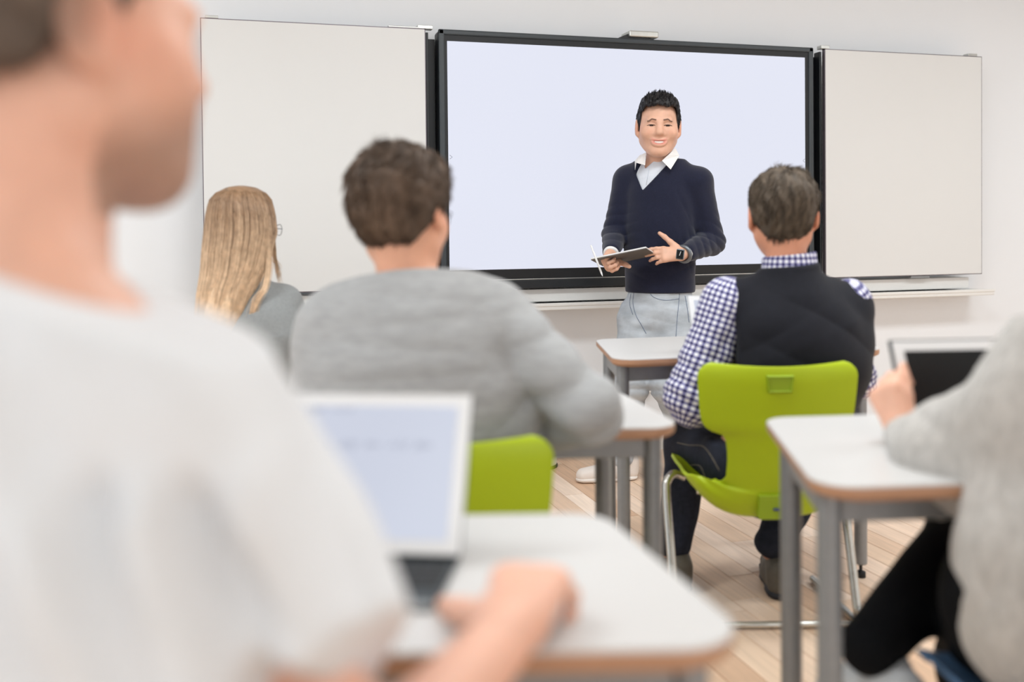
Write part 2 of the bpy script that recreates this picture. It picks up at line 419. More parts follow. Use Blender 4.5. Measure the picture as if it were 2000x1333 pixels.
def hand(S, w, d, n, th, sc=1., curl=(30, 30, 30, 30), thumb=(.6, .5, .5), tc=25, spread=.12, wr=.027, k=.009):
    """w wrist point, d finger direction, n palm facing direction, th thumb side (+1: side = d x n)"""
    w = np.array(w, float); d = unit(d); n = unit(np.array(n)-d*(np.dot(n, d))); s = unit(np.cross(d, n))*th
    for o, r0, r1 in ((.024, .018, .0155), (.008, .019, .016), (-.01, .018, .0155), (-.024, .016, .0135)):
        S.cone(w+s*o*.55*sc+d*.012*sc, w+d*.082*sc+s*o*sc, r0*sc*.85, r1*sc*.85, .014)
    tips = []
    for i, (o, ln) in enumerate(((.028, .07), (.0095, .078), (-.0095, .072), (-.027, .056))):
        p = w+d*(.08, .084, .081, .073)[i]*sc+s*o*sc; a = 0; r = (.0095, .0098, .0092, .0082)[i]*sc
        for j, fr in enumerate((.44, .31, .25)):
            a += radians(curl[i])*(1.1 if j else .8)
            dd = (d*cos(a)+n*sin(a))+s*spread*(1.5-i)*.6*cos(a); dd = unit(dd); q = p+dd*ln*fr*sc
            S.cone(p, q, r, r*.9, .005); p = q; r *= .9
        tips.append(p)
    p = w+d*.022*sc+s*.024*sc; t = unit(d*thumb[0]+s*thumb[1]+n*thumb[2]); t2 = unit(t*cos(radians(tc))+unit(d+n*.3)*sin(radians(tc)))
    q = p+t*.042*sc; S.cone(w+s*.01*sc, q, .017*sc, .0125*sc, .014); S.cone(q, q+t2*.034*sc, .012*sc, .0105*sc, .006)
    S.cone(q+t2*.034*sc, q+t2*.034*sc+unit(t2+d*.2)*.026*sc, .0108*sc, .0085*sc, .005); return tips
def limb(S, pts, rs, k=.03, e=0., n=None, q=1.):
    for a, b, ra, rb in zip(pts, pts[1:], rs, rs[1:]): S.cone(a, b, ra+e, rb+e, k, n, q)
def skincol(base, H=None, lips=None, extra=None):
    b = np.array(lin(base)[:3])
    def fn(P):
        c = np.tile(b, (len(P), 1)); c *= 1+.05*wob(P, 25, 4)[:, None]*np.array([1, .8, .8])
        if H is not None:
            Q = H.inv(P)
            if lips is not None:
                zc = -.0595+(9 if lips[1] else 0)*Q[:, 0]**2
                w = np.clip(1-(np.maximum(np.abs(Q[:, 0])/.034, np.abs(Q[:, 2]-zc)/.0125)**4), 0, 1)*(Q[:, 1] > .06)
                c = c*(1-w[:, None])+np.array(lin(lips[0])[:3])*w[:, None]
            for x in (-1, 1):
                w = np.exp(-(((Q[:, 0]-x*.04)/.02)**2+((Q[:, 2]+.02)/.018)**2))*(Q[:, 1] > .02)*.35
                c = c*(1-w[:, None])+c*np.array([1.02, .8, .76])*w[:, None]
                w = np.exp(-((Q[:, 0]-x*.082)/.012)**2-((Q[:, 2]+.0)/.03)**2)*.5
                c = c*(1-w[:, None])+c*np.array([1.0, .72, .66])*w[:, None]
            if extra is not None: c = extra(Q, c)
        return np.clip(c, 0, 1)
    return fn
# ------------------------------------------------------------------ the room
WY = 4.57
def struct(o): o['kind'] = 'structure'; return o
X0, X1, Y0, Y1 = -3.5, 5.8, -6.0, WY
struct(box('wall_front', (X0, WY, 0), (X1, WY+.12, CEIL), m_wall, bev=0))
struct(box('wall_right', (X1, Y0, 0), (X1+.12, Y1+.12, CEIL), m_wall, bev=0))
struct(box('ceiling', (X0-.1, Y0-.1, CEIL), (X1+.12, Y1+.12, CEIL+.1), m_ceil, bev=0))
def window_wall(name, ax, at, lo, hi, wins, n0):
    bm = bmesh.new(); t = .12; z0, z1 = .85, 2.55
    def b(a0, a1, c0, c1):
        if ax == 'x': bm_box(bm, (at-t/2, (a0+a1)/2, (c0+c1)/2), (t, a1-a0, c1-c0))
        else: bm_box(bm, ((a0+a1)/2, at-t/2, (c0+c1)/2), (a1-a0, t, c1-c0))
    b(lo, hi, 0, z0); b(lo, hi, z1, CEIL); p = lo
    for a0, a1 in wins: b(p, a0, z0, z1); p = a1
    b(p, hi, z0, z1); struct(bmobj(name, bm, m_wall))
    for i, (a0, a1) in enumerate(wins):
        w = bmesh.new(); f = .05; mid = (a0+a1)/2
        for (u0, u1, c0, c1) in ((a0, a0+f, z0, z1), (a1-f, a1, z0, z1), (a0, a1, z0, z0+f), (a0, a1, z1-f, z1), (mid-f/2, mid+f/2, z0, z1)):
            if ax == 'x': bm_box(w, (at-.06, (u0+u1)/2, (c0+c1)/2), (.06, u1-u0, c1-c0), .004)
            else: bm_box(w, ((u0+u1)/2, at-.06, (c0+c1)/2), (u1-u0, .06, c1-c0), .004)
        struct(bmobj('window_%d' % (n0+i), w, m_white))
window_wall('wall_left', 'x', X0, Y0, Y1, [(-2.8, -1.1), (-.6, 1.1), (1.6, 3.3)], 1)
window_wall('wall_rear', 'y', Y0, X0, X1, [(-2.8, -.8), (-.2, 1.8), (2.6, 4.6)], 4)
for i, (x, y) in enumerate(LAMPS):
    t = wthing('ceiling_lamp', x, y, CEIL-.05, 'flat white rectangular ceiling lamp, %s in the %s row' % (('leftmost', 'middle one', 'rightmost')[i//3], ('rear', 'middle', 'front')[i % 3]), 'lamp', 'ceiling lamps in rows')
    box('housing', (-.77, -.3, .0), (.77, .3, .05), m_white, t, .006)
struct(box('baseboard_front', (X0, WY-.014, 0), (X1, WY, .07), m_white, bev=.003))
# wall trunking under the boards
t = wthing('cable_trunking', 0, WY, .30, 'white cable trunking running low along the front wall', 'trunking')
box('body', (-1.2, -.045, .0), (2.1, 0, .05), m_white, t); box('lid', (-1.2, -.052, .004), (2.1, -.045, .046), m_white, t)

# floor of oak strips running towards the front wall
def plank_mat(name, island):
    m = mat(name, (205, 176, 148), .48, spec=.35); nt = m.node_tree; b = nt.nodes['Principled BSDF']
    tc = nn(nt, 'ShaderNodeTexCoord'); geo = nn(nt, 'ShaderNodeNewGeometry'); oi = nn(nt, 'ShaderNodeObjectInfo')
    rnd = geo.outputs['Random Per Island'] if island else oi.outputs['Random']
    ml = nn(nt, 'ShaderNodeMath', operation='MULTIPLY'); ml.inputs[1].default_value = 37.; nt.links.new(rnd, ml.inputs[0])
    cb = nn(nt, 'ShaderNodeCombineXYZ'); nt.links.new(ml.outputs[0], cb.inputs[2]); nt.links.new(ml.outputs[0], cb.inputs[0])
    ad = nn(nt, 'ShaderNodeVectorMath', operation='ADD'); nt.links.new(geo.outputs['Position'], ad.inputs[0]); nt.links.new(cb.outputs[0], ad.inputs[1])
    mp = nn(nt, 'ShaderNodeMapping'); mp.inputs['Scale'].default_value = (32, 1.6, 1); nt.links.new(ad.outputs[0], mp.inputs[0])
    n = nn(nt, 'ShaderNodeTexNoise'); n.inputs['Scale'].default_value = 1.6; n.inputs['Detail'].default_value = 6; n.inputs['Distortion'].default_value = 1.2
    nt.links.new(mp.outputs[0], n.inputs['Vector'])
    cr = nn(nt, 'ShaderNodeValToRGB'); nt.links.new(rnd, cr.inputs[0]); e = cr.color_ramp.elements
    e[0].color = lin((198, 164, 136)); e[1].color = lin((222, 200, 180))
    for p, c in ((.2, (212, 184, 158)), (.4, (220, 196, 174)), (.55, (204, 174, 148)), (.75, (228, 208, 190)), (.9, (206, 178, 154))):
        x = e.new(p); x.color = lin(c)
    r = nn(nt, 'ShaderNodeMapRange'); r.inputs[1].default_value = .25; r.inputs[2].default_value = .75; r.inputs[3].default_value = 1.05; r.inputs[4].default_value = 1.36
    nt.links.new(n.outputs[0], r.inputs[0])
    mx = nn(nt, 'ShaderNodeMix', data_type='RGBA', blend_type='MULTIPLY'); mx.inputs[0].default_value = 1
    nt.links.new(cr.outputs[0], mx.inputs[6]); nt.links.new(r.outputs[0], mx.inputs[7]); nt.links.new(mx.outputs[2], b.inputs['Base Color'])
    bp = nn(nt, 'ShaderNodeBump'); bp.inputs['Strength'].default_value = .12; bp.inputs['Distance'].default_value = .001
    nt.links.new(n.outputs[0], bp.inputs['Height']); nt.links.new(bp.outputs[0], b.inputs['Normal']); return m
m_pl = plank_mat('oak_strip', False); m_pls = plank_mat('oak_strip_joined', True)
m_sub = mat('floor_joint', (122, 98, 80), .8, noise=(10, .05))
fl = struct(box('floor', (X0, Y0, -.1), (X1, WY, -.004), m_sub, bev=0))
PWD = .092; pmesh = {}; parts = []; rest = bmesh.new(); pr = random.Random(5)
def pixel(x, y, z=0):
    d = np.array([x, y, z])-CAM; q = d@CF
    return (1000+FPX*(d@CR)/q, PY0-FPX*(d@CU)/q) if q > .1 else (-1e4, -1e4)
x = X0; si = 0
while x < X1-.01:
    y = Y0-pr.uniform(0, .5)
    while y < WY:
        ln = pr.choice((.45, .6, .75, .9)); ya = max(y, Y0); yb = min(y+ln, WY)
        if yb-ya > .02:
            pxs = [pixel(x+PWD/2, v) for v in (ya, (ya+yb)/2, yb)]
            vis = any(1040 < p[0] < 2010 and 880 < p[1] < 1380 for p in pxs) or any(300 < p[0] < 1040 and 880 < p[1] < 930 for p in pxs)
            if vis and ya == y and yb < WY and len(parts) < 290:
                if ln not in pmesh:
                    bm = bmesh.new(); h = ln/2-.0006; w = PWD/2-.0006; c = .0012
                    vs = [bm.verts.new(v) for v in ((-w, -h, -.004), (w, -h, -.004), (w, h, -.004), (-w, h, -.004), (-w+c, -h+c, 0), (w-c, -h+c, 0), (w-c, h-c, 0), (-w+c, h-c, 0))]
                    for f in ((4, 5, 6, 7), (0, 1, 5, 4), (1, 2, 6, 5), (2, 3, 7, 6), (3, 0, 4, 7)): bm.faces.new([vs[i] for i in f])
                    pmesh[ln] = bpy.data.meshes.new('plank'); bm.to_mesh(pmesh[ln]); bm.free(); pmesh[ln].materials.append(m_pl)
                o = bpy.data.objects.new('plank', pmesh[ln]); COL.objects.link(o); o.parent = fl; o.location = (x+PWD/2, (ya+yb)/2, 0); parts.append(o)
            else: bm_box(rest, (x+PWD/2, (ya+yb)/2, -.002), (PWD-.0012, yb-ya-.0012, .004))
        y += ln
    x += PWD
tag(bmobj('plank_field', rest, m_pls, fl), kind='stuff')

# ------------------------------------------------------------------ display, boards, ledge
cx, DY = 1.9485, 4.41
t = wthing('display', cx, DY, .855, 'large interactive display showing a blank pale screen in a black frame', 'display')
def rb(lo, hi): return (lo[0]-cx, lo[1]-DY, lo[2]-.855), (hi[0]-cx, hi[1]-DY, hi[2]-.855)
box('housing', *rb((.962, 4.418, .86), (2.944, 4.50, 2.062)), m_black, t, .012)
bm = bmesh.new()
for lo, hi in (((.962, 4.402, .905), (.99, 4.42, 2.066)), ((2.916, 4.402, .905), (2.944, 4.42, 2.066)), ((.962, 4.402, 2.040), (2.944, 4.42, 2.066))):
    a, b = rb(lo, hi); bm_box(bm, tuple((np.array(a)+b)/2), tuple(np.array(b)-a), .006)
bmobj('bezel', bm, m_charc, t)
box('inner_border', *rb((.988, 4.409, .903), (2.918, 4.42, 2.042)), m_deep, t, .001)
box('screen_panel', *rb((1.003, 4.4065, .951), (2.894, 4.41, 2.0125)), m_screen, t, 0)
box('light_strip', *rb((.97, 4.401, .9), (2.936, 4.41, .9035)), m_steel, t, .0005)
box('lower_bar', *rb((.962, 4.403, .857), (2.944, 4.43, .899)), m_black, t, .004)
for sx, px0, py0 in ((1, 881, 307), (-1, 1570, 314)):
    p = onwall(px0, py0, 4.405)-np.array([cx, DY, .855])
    tube('screen_arrow', [p+np.array(v) for v in ((-.006*sx, 0, .009), (.006*sx, 0, 0), (-.006*sx, 0, -.009))], .0009, m_mark, t, 5)
for s_, x0, x1, lab in ((-1, .905, .958, 'left'), (1, 2.948, 3.002, 'right')):
    t = wthing('side_panel', (x0+x1)/2, 4.47, .86, 'narrow matt black panel filling the gap %s of the display' % lab, 'panel'); w = (x1-x0)/2
    box('sheet', (-w, 0, 0), (w, .03, 1.17), m_deep, t, .002)
    bx = w-.012 if s_ > 0 else -w+.0
    box('edge_profile', (bx-.0, -.05, 0), (bx+.012, 0.0, 1.19), m_black, t, .002)
def board(x0, x1, lab):
    z0, z1 = .868, 2.062
    t = wthing('whiteboard', (x0+x1)/2, 4.41, z0, lab, 'whiteboard', 'blank white boards either side of the display'); w = (x1-x0)/2; h = z1-z0
    box('writing_surface', (-w+.004, -.012, .004), (w-.004, .008, h-.004), m_board, t, .001)
    bm = bmesh.new()
    for lo, hi in (((-w, -.01, 0), (-w+.004, .012, h)), ((w-.004, -.01, 0), (w, .012, h)), ((-w, -.01, 0), (w, .012, .004)), ((-w, -.01, h-.004), (w, .012, h))):
        bm_box(bm, tuple((np.array(lo)+hi)/2), tuple(np.array(hi)-lo))
    bmobj('edge_trim', bm, m_boardedge, t)
    return t, w, h
t, w, h = board(-.083, .9, 'blank whiteboard to the left of the display, behind the long blond hair')
for nm, xa, xb, z in (('hinge_clip', -w+.02, -w+.075, .012), ('guide_rail', w-.17, w-.03, .008), ('guide_rail', w-.035, w+.035, .017)):
    box(nm, (xa, -.01, h), (xb, .03, h+z), m_steel, t, .002)
t, w, h = board(3.008, 4.002, 'blank whiteboard to the right of the display')
for nm, xa, xb, z in (('hinge_clip', -w-.02, -w+.03, .018), ('hinge_clip', w-.09, w-.03, .014)):
    box(nm, (xa, -.01, h), (xb, .03, h+z), m_steel, t, .002)
box('pull_handle', (w-.46, -.006, -.014), (w-.34, .014, 0), m_grey, t, .002)
t = wthing('board_carrier', 1.94, 4.44, .79, 'white carrier panel fixed to the wall below boards and display', 'panel')
box('front_panel', (-1.9, 0, 0), (2.01, .02, .06), m_white, t); box('back_box', (-1.88, .02, .0), (1.99, .13, .06), m_white, t)
t = wthing('pen_ledge', 1.99, 4.41, .752, 'long white ledge under the boards and the display', 'ledge')
box('tray', (-2.06, -.03, 0), (2.08, .16, .026), m_white, t, .004); box('front_lip', (-2.06, -.034, .018), (2.08, -.022, .034), m_white, t, .003)
t = wthing('camera_box', 1.96, 4.46, 2.062, 'small silver box on a dark wedge above the display', 'camera')
bm = bmesh.new(); V = [(-.115, -.05, 0), (.05, -.05, 0), (.09, -.05, .022), (-.045, -.05, .03), (-.115, .03, 0), (.05, .03, 0), (.09, .03, .022), (-.045, .03, .03)]
meshobj('mount', V, [(0, 1, 2, 3), (7, 6, 5, 4), (0, 4, 5, 1), (1, 5, 6, 2), (2, 6, 7, 3), (3, 7, 4, 0)], m_black, t)
box('housing', (-.05, -.065, .012), (.105, .04, .042), m_steel, t, .005)
# bin by the wall
p = np.array([1.44, 4.42]); t = wthing('waste_bin', p[0], p[1], 0, 'white round bin with a black base ring near the front wall', 'bin')
lathe('base_ring', [(.082, 0), (.084, .004), (.084, .012), (.08, .014)], m_rubber, t)
lathe('body', [(.078, .012), (.08, .02), (.084, .3), (.086, .31), (.082, .31), (.08, .3)], m_white, t)

# ------------------------------------------------------------------ desks
def round_poly(P, r, n=8):
    out = []; N = len(P)
    for i in range(N):
        a, b, c = np.array(P[i-1]), np.array(P[i]), np.array(P[(i+1) % N]); u = unit(a-b); v = unit(c-b)
        ang = math.acos(np.clip(u@v, -1, 1)); dd = r/math.tan(ang/2); ctr = b+unit(u+v)*r/sin(ang/2); s0 = b+u*dd-ctr; s1 = b+v*dd-ctr
        a0 = math.atan2(s0[1], s0[0]); a1 = math.atan2(s1[1], s1[0]); da = (a1-a0+pi) % (2*pi)-pi
        for k in range(n+1): out.append(ctr+r*np.array([cos(a0+da*k/n), sin(a0+da*k/n)]))
    return out
def slab(name, pts, layers, mt, parent):
    V = []; Fs = []; n = len(pts); C = np.mean(pts, axis=0)
    for z, ins in layers:
        for p in pts: d = p-C; q = p-d/np.linalg.norm(d)*ins; V.append((q[0], q[1], z))
    for l in range(len(layers)-1):
        for j in range(n): k = (j+1) % n; Fs.append((l*n+j, l*n+k, (l+1)*n+k, (l+1)*n+j))
    Fs.append(tuple(range(n))[::-1]); Fs.append(tuple((len(layers)-1)*n+j for j in range(n)))
    return meshobj(name, V, Fs, mt, parent)
def desk(X, Z, yaw, label, w=.86, d=.53, r=.06, ins=.2, band=None):
    """origin below the front (user side) left corner; y away from the user"""
    H = .75; k = ins*d; t = thing('student_desk', X, Z, label, 'desk', 'white trapezoid student desks', yaw)
    P = [(0, 0), (w, 0), (w-k, d), (k, d)]; pts = round_poly(P, r)
    slab('tabletop', pts, [(H-.004, .0005), (H-.0012, .0008), (H, .003)], m_desk, t)
    slab('edge_band', pts, [(H-.026, .014), (H-.0215, .004), (H-.016, 0), (H-.004, 0)], m_edge, t)
    i = .055; k2 = i+.2*(d-.19); lp = [(i, .085), (w-i, .085), (w-k2, d-.105), (k2, d-.105)]
    for a, b in zip(lp, lp[1:]+lp[:1]):
        a = np.array(a); b = np.array(b); c = (a+b)/2; ln = np.linalg.norm(b-a)
        box('apron_rail', (-ln/2+.015, -.01, -.025), (ln/2-.015, .01, .025), m_grey, t, .003, loc=(c[0], c[1], H-.053), rotz=math.atan2(b[1]-a[1], b[0]-a[0]))
    for (x, y) in lp:
        l = lathe('leg', [(.0195, .045), (.02, .05), (.02, H-.03), (.0195, H-.026)], m_grey, t, 20, loc=(x, y, 0))
        lathe('foot', [(.012, 0), (.0155, .001), (.0155, .018), (.012, .02), (.005, .022), (.005, .038), (.019, .047), (.019, .05)], m_rubber, l, 16)
        if band and (x, y) == lp[band[0]]: lathe('band', [(.0205, .055), (.0208, .056), (.0208, .060), (.0205, .061)], band[1], l, 16)
    return t
m_orange = mat('orange_ring', (214, 96, 60), .5, noise=(10, .02))
d_back = desk(.298, 2.86, radians(12.5), 'white desk in front of the man in the dark vest', w=.915, band=(2, m_orange))
d_mid = desk(-.525, 1.88, radians(0), 'white desk of the man in the light grey sweater, under his right elbow')
d_right = desk(.447, 1.43, radians(5), 'white desk at the right with a dark-screened tablet on it')
d_near = desk(-.62, .872, radians(1), 'white desk in the foreground carrying the lit tablet', w=.85, d=.43, ins=.24)
d_left = desk(-1.42, 3.22, radians(8), 'white desk hidden in front of the blonde woman')

# ------------------------------------------------------------------ chairs
def shell_points():
    # (s: y, h, half width, side lift) from the top of the back to the seat lip
    K = [(-.238, .772, .178, 0, .0), (-.24, .766, .198, 0, .0), (-.241, .752, .212, 0, 0), (-.241, .735, .216, 0, 0), (-.238, .69, .213, 0, 0),
         (-.233, .64, .209, 0, 0), (-.231, .612, .203, 0, 0), (-.23, .597, .193, 0, 0), (-.229, .587, .177, 0, 0), (-.228, .581, .158, 0, 0), (-.227, .574, .144, 0, 0), (-.224, .558, .136, 0, 0), (-.221, .53, .132, 0, 0),
         (-.218, .50, .131, 0, 0), (-.214, .455, .134, .0, 0), (-.211, .43, .145, .01, 0), (-.208, .405, .18, .04, 0), (-.203, .38, .212, .072, 0), (-.19, .352, .222, .098, 0),
         (-.165, .34, .228, .104, 0), (-.12, .342, .23, .1, 0), (-.06, .355, .23, .09, 0), (.0, .372, .23, .07, 0),
         (.08, .395, .228, .045, 0), (.16, .41, .222, .022, 0), (.21, .408, .212, .01, 0), (.235, .395, .19, 0, 0)]
    K = np.array(K); n = 72; t = np.linspace(0, len(K)-1, n); i = np.clip(t.astype(int), 0, len(K)-2); f = (t-i)[:, None]
    return K[i]*(1-f)+K[i+1]*f
def make_shell(parent, mt):
    R = shell_points(); V = []; Fs = []; nu = 25; us = np.linspace(-1, 1, nu)
    for y, h, w, lift, _ in R:
        bk = 1. if h > .42 and y < -.2 else .0
        for u in us:
            V.append((w*u, y+.022*bk*u*u+(.05*u**4*min(lift, .05)/.05 if lift else 0), h+lift*abs(u)**3.5-(.010*(1-u*u) if h > .71 and y < -.2 else 0)))
    for a in range(len(R)-1):
        for b in range(nu-1): Fs.append((a*nu+b, a*nu+b+1, (a+1)*nu+b+1, (a+1)*nu+b))
    o = meshobj('seat_shell', V, Fs, mt, parent, True)
    s = o.modifiers.new('thick', 'SOLIDIFY'); s.thickness = .009; s.offset = 0
    b = o.modifiers.new('bevel', 'BEVEL'); b.width = .003; b.segments = 2; b.limit_method = 'ANGLE'
    return o
def chair(X, Z, yaw, label, mt=m_green, mtd=m_greend, group='lime green school chairs'):
    t = thing('school_chair', X, Z, label, 'chair', group, yaw)
    make_shell(t, mt)
    # raised rim of the grip and its recess on the back
    def trap(w0, w1, z0, z1, y, ins): return [(-w1+ins, y, z1-ins), (w1-ins, y, z1-ins), (w0-ins, y, z0+ins), (-w0+ins, y, z0+ins)]
    A = trap(.033, .038, .693, .741, -.2445, 0); B = trap(.033, .038, .693, .741, -.252, .004); C_ = trap(.033, .038, .693, .741, -.2475, .007)
    V = A+B+C_; Fs = [(i, (i+1) % 4, 4+(i+1) % 4, 4+i) for i in range(4)]+[(4+i, 4+(i+1) % 4, 8+(i+1) % 4, 8+i) for i in range(4)]+[(8, 9, 10, 11)]
    meshobj('grip_recess', V, Fs, mtd, t)
    bm = bmesh.new()
    for lo, hi in (((-.052, -.224, .345), (.052, -.19, .412)),): bm_box(bm, tuple((np.array(lo)+hi)/2), tuple(np.array(hi)-lo), .004)
    o = bmobj('lower_block', bm, mtd, t); box('slot', (-.046, -.227, .397), (.046, -.222, .409), m_rubber, t, .001)
    lathe('button', [(.0085, 0), (.0085, .004), (.007, .005)], m_bluedot, t, 14).location = (-.006, -.2235, .372)
    t.children[-1].rotation_euler = (radians(90), 0, 0)
    r = .0125
    for s in (-1, 1):
        pts = [(s*.20, .085, .385), (s*.22, .075, .395), (s*.238, .06, .4), (s*.256, .045, .385), (s*.262, .03, .35), (s*.26, -.04, .18), (s*.257, -.105, .03)]
        tube('side_tube', smooth_path(pts, 6), r, m_chrome, t)
        tube('floor_runner', smooth_path([(s*.257, -.10, .0125), (s*.252, .0, .0125), (s*.24, .2, .0125), (s*.237, .25, .0125)], 5), .011, m_chrome, t)
    tube('cross_bar', [(-.27, -.108, .0125), (0, -.108, .0125), (.27, -.108, .0125)], .0095, m_chrome, t)
    tube('under_seat_bar', [(-.16, .1, .34), (0, .1, .335), (.16, .1, .34)], r, m_chrome, t)
    return t
ch_vest = chair(.712, 2.835, 0, 'lime green shell chair of the man in the dark vest')
ch_grey = chair(-.146, 1.925, 0, 'lime green chair behind the lit tablet, under the man in the grey sweater')
ch_left = chair(-.968, 3.19, radians(-4), 'lime green chair of the blonde woman, mostly hidden')
ch_near = chair(-.40, .80-.02, 0, 'lime green chair under the man in the white t-shirt')
ch_blue = chair(.90, 1.42, radians(3), 'blue shell chair under the woman in the knitted sweater', m_blue, m_blue, 'blue school chair at the right')
# ------------------------------------------------------------------ people
def person(X, Z, label, extra=None):
    t = thing('person', X, Z, label, 'person'); return t, np.array([X, Z, 0.])
def put(parent, o): return o
def flatmesh(name, pts, th, mt, parent, org, nrm=(0, 1, 0)):
    """a thin piece of cloth or card given by its outline, floor frame"""
    P = [np.array(p, float)-org for p in pts]; n = unit(nrm)*th; N = len(P)
    V = P+[p+n for p in P]; Fs = [tuple(range(N)), tuple(range(2*N-1, N-1, -1))]+[(i, (i+1) % N, N+(i+1) % N, N+i) for i in range(N)]
    return meshobj(name, V, Fs, mt, parent)

# ---- teacher
t, O = person(.62, 4.36, 'smiling man standing at the display in navy sweater and light jeans, holding a tablet')
ZT = 4.33
lat = unit((.93, -.36, 0)); dep = unit((.36, .93, 0))
H = HF(L(1286, 249, 4.27), basis((-.10, -1, -.07), (.035, 0, 1)), 1.12)
neckb = L(1288, 326, 4.33)
shl, shr = L(1226, 352, 4.40), L(1364, 356, 4.27)
ell_, elr = L(1200, 460, 4.38), L(1391, 473, 4.30)
wrl, wrr = L(1193, 497, 4.20), L(1334, 497, 4.13)
spine = [(L(1289, 352, ZT), .135, .082), (L(1289, 390, ZT), .145, .1), (L(1288, 440, ZT), .142, .103), (L(1288, 500, ZT), .138, .1), (L(1289, 560, ZT), .146, .104)]
hipc = L(1289, 600, ZT)
hl, hr = L(1249, 622, 4.35), L(1325, 622, 4.31)
kl, kr = L(1236, 745, 4.30), L(1308, 752, 4.22)
al, ar = L(1212, 893, 4.38), L(1352, 905, 4.50)
def fcones(S, sp, e, k=.03, n=dep):
    for (a, r1, q1), (b, r2, q2) in zip(sp, sp[1:]): S.cone(a, b, r1+e, r2+e, k, n, (q1+e)/(r1+e))
B = Shape(O); B.c = None
fcones(B, spine, -.02); B.cone(spine[-1][0], hipc, .12, .12, .03, dep, .7)
B.cone(neckb+np.array([0, 0, -.03]), H.p(0, -.02, -.04), .056, .054, .02)
for s_, e_, w_, ra in ((shl, ell_, wrl, 1), (shr, elr, wrr, 1)):
    B.cone(neckb, s_, .045, .045, .03); limb(B, [s_, e_, w_], [.042, .036, .024])
for h_, k_, a_ in ((hl, kl, al), (hr, kr, ar)): limb(B, [h_, k_, a_], [.075, .052, .036])
head(B, H, True, True)
hand(B, wrr, (-1, -.05, .0), (0, .75, -.35), 1 if np.cross((-1, -.05, 0), (0, .75, -.35))[2] > 0 else -1, 1.0, (10, 16, 22, 26), (.62, .75, -.05), 5, .05)
hand(B, wrl, (-.35, -.85, -.5), (.85, -.1, .45), -1, 1.0, (52, 55, 58, 60), (.3, .3, .9), 20, .05)
body = B.build('body', .0027, m_skin, t, skincol((224, 176, 150), H, ((212, 140, 126), 1)), relax=1)
for x in (-1, 1):
    def eyecol(P, x=x):
        Q = H.inv(P); d = np.hypot(Q[:, 0]-x*.031+.001, Q[:, 2]-.003); c = np.tile(np.array([.75, .72, .7]), (len(P), 1)); c[d < .0085] = (.03, .015, .01); return c
    E_ = Shape(O); E_.ell(H.p(x*.031, .0718, .0045), np.array((.0138, .0125, .0115))*H.s, H.M, 0); E_.build('eye', .0018, m_eye, t, eyecol, relax=0)
    br = [H.p(x*q, .0925-4*q*q+.004, .0265-.2*abs(q-.03)+(.002 if q < .035 else -.003)) for q in (.014, .022, .031, .04, .047)]
    tube('eyebrow', [b-O for b in smooth_path(br, 3)], [.0022]*2+[.0034]*8+[.0015]*3 if False else .0027, mat('eyebrow_hair', (122, 94, 80), .8, noise=(60, .1)), t, 6)
for x in (-1, 1):
    lid = [H.p(x*(.031+q), .0885-abs(q)*.22-(.004 if q > .012 else 0), .0072-14*q*q) for q in (-.0155, -.009, 0, .009, .0165)]
    tube('eyelash_line', [b-O for b in smooth_path(lid, 3)], .0013, m_rubber, t, 5)
Tt = [H.p(x, .0815-7*x*x, -.0595+9*x*x) for x in np.linspace(-.026, .026, 9)]
ts = Shape(O)
for a, b in zip(Tt, Tt[1:]): ts.cone(a, b, .0068*H.s*.9, .0068*H.s*.9, .001)
ts.build('teeth', .0016, m_teeth, t, relax=0)
# jeans
S = Shape(O)
S.cone(L(1288, 562, ZT), hipc, .142, .148, .03, dep, .72)
for h_, k_, a_ in ((hl, kl, al), (hr, kr, ar)): limb(S, [h_, k_, a_], [.098, .069, .055], .035)
S.cone(hipc+(0, 0, -.02), (hl+hr)/2+(0, 0, -.04), .12, .10, .04, dep, .75)
S.func('d', lambda P: .0035*wob(P*np.array([1, 1, 1.6]), 16, 3)+.0015*wob(P, 60, 5))
S.func('d', folds((hl+hr)/2, .14, (.2, 0, 1), 60, .005, 2)); S.func('d', folds(kl, .16, (0, .2, 1), 60, .007, 4)); S.func('d', folds(al, .14, (0, 0, 1), 70, .008, 6))
S.func('d', folds(kr, .13, (0, .2, 1), 60, .006, 8))
S.func('i', lambda P: -(P[:, 2]-(al[2]-.03)), k=.004)
jeans = S.build('jeans', .0045, m_jeans, t)
for nm, px in (('pocket_seam', [(1268, 566), (1272, 577), (1284, 584), (1302, 587), (1326, 584)]), ('side_seam', [(1328, 565), (1326, 590), (1323, 620), (1320, 660)]),
               ('fly_seam', [(1238, 572), (1236, 592), (1242, 616), (1252, 634), (1262, 652)]), ('fly_seam', [(1232, 574), (1230, 595), (1236, 615)]),
               ('pocket_seam', [(1338, 578), (1342, 600), (1346, 630)])):
    seam(nm, jeans, px, .0011, m_seam, t, O)
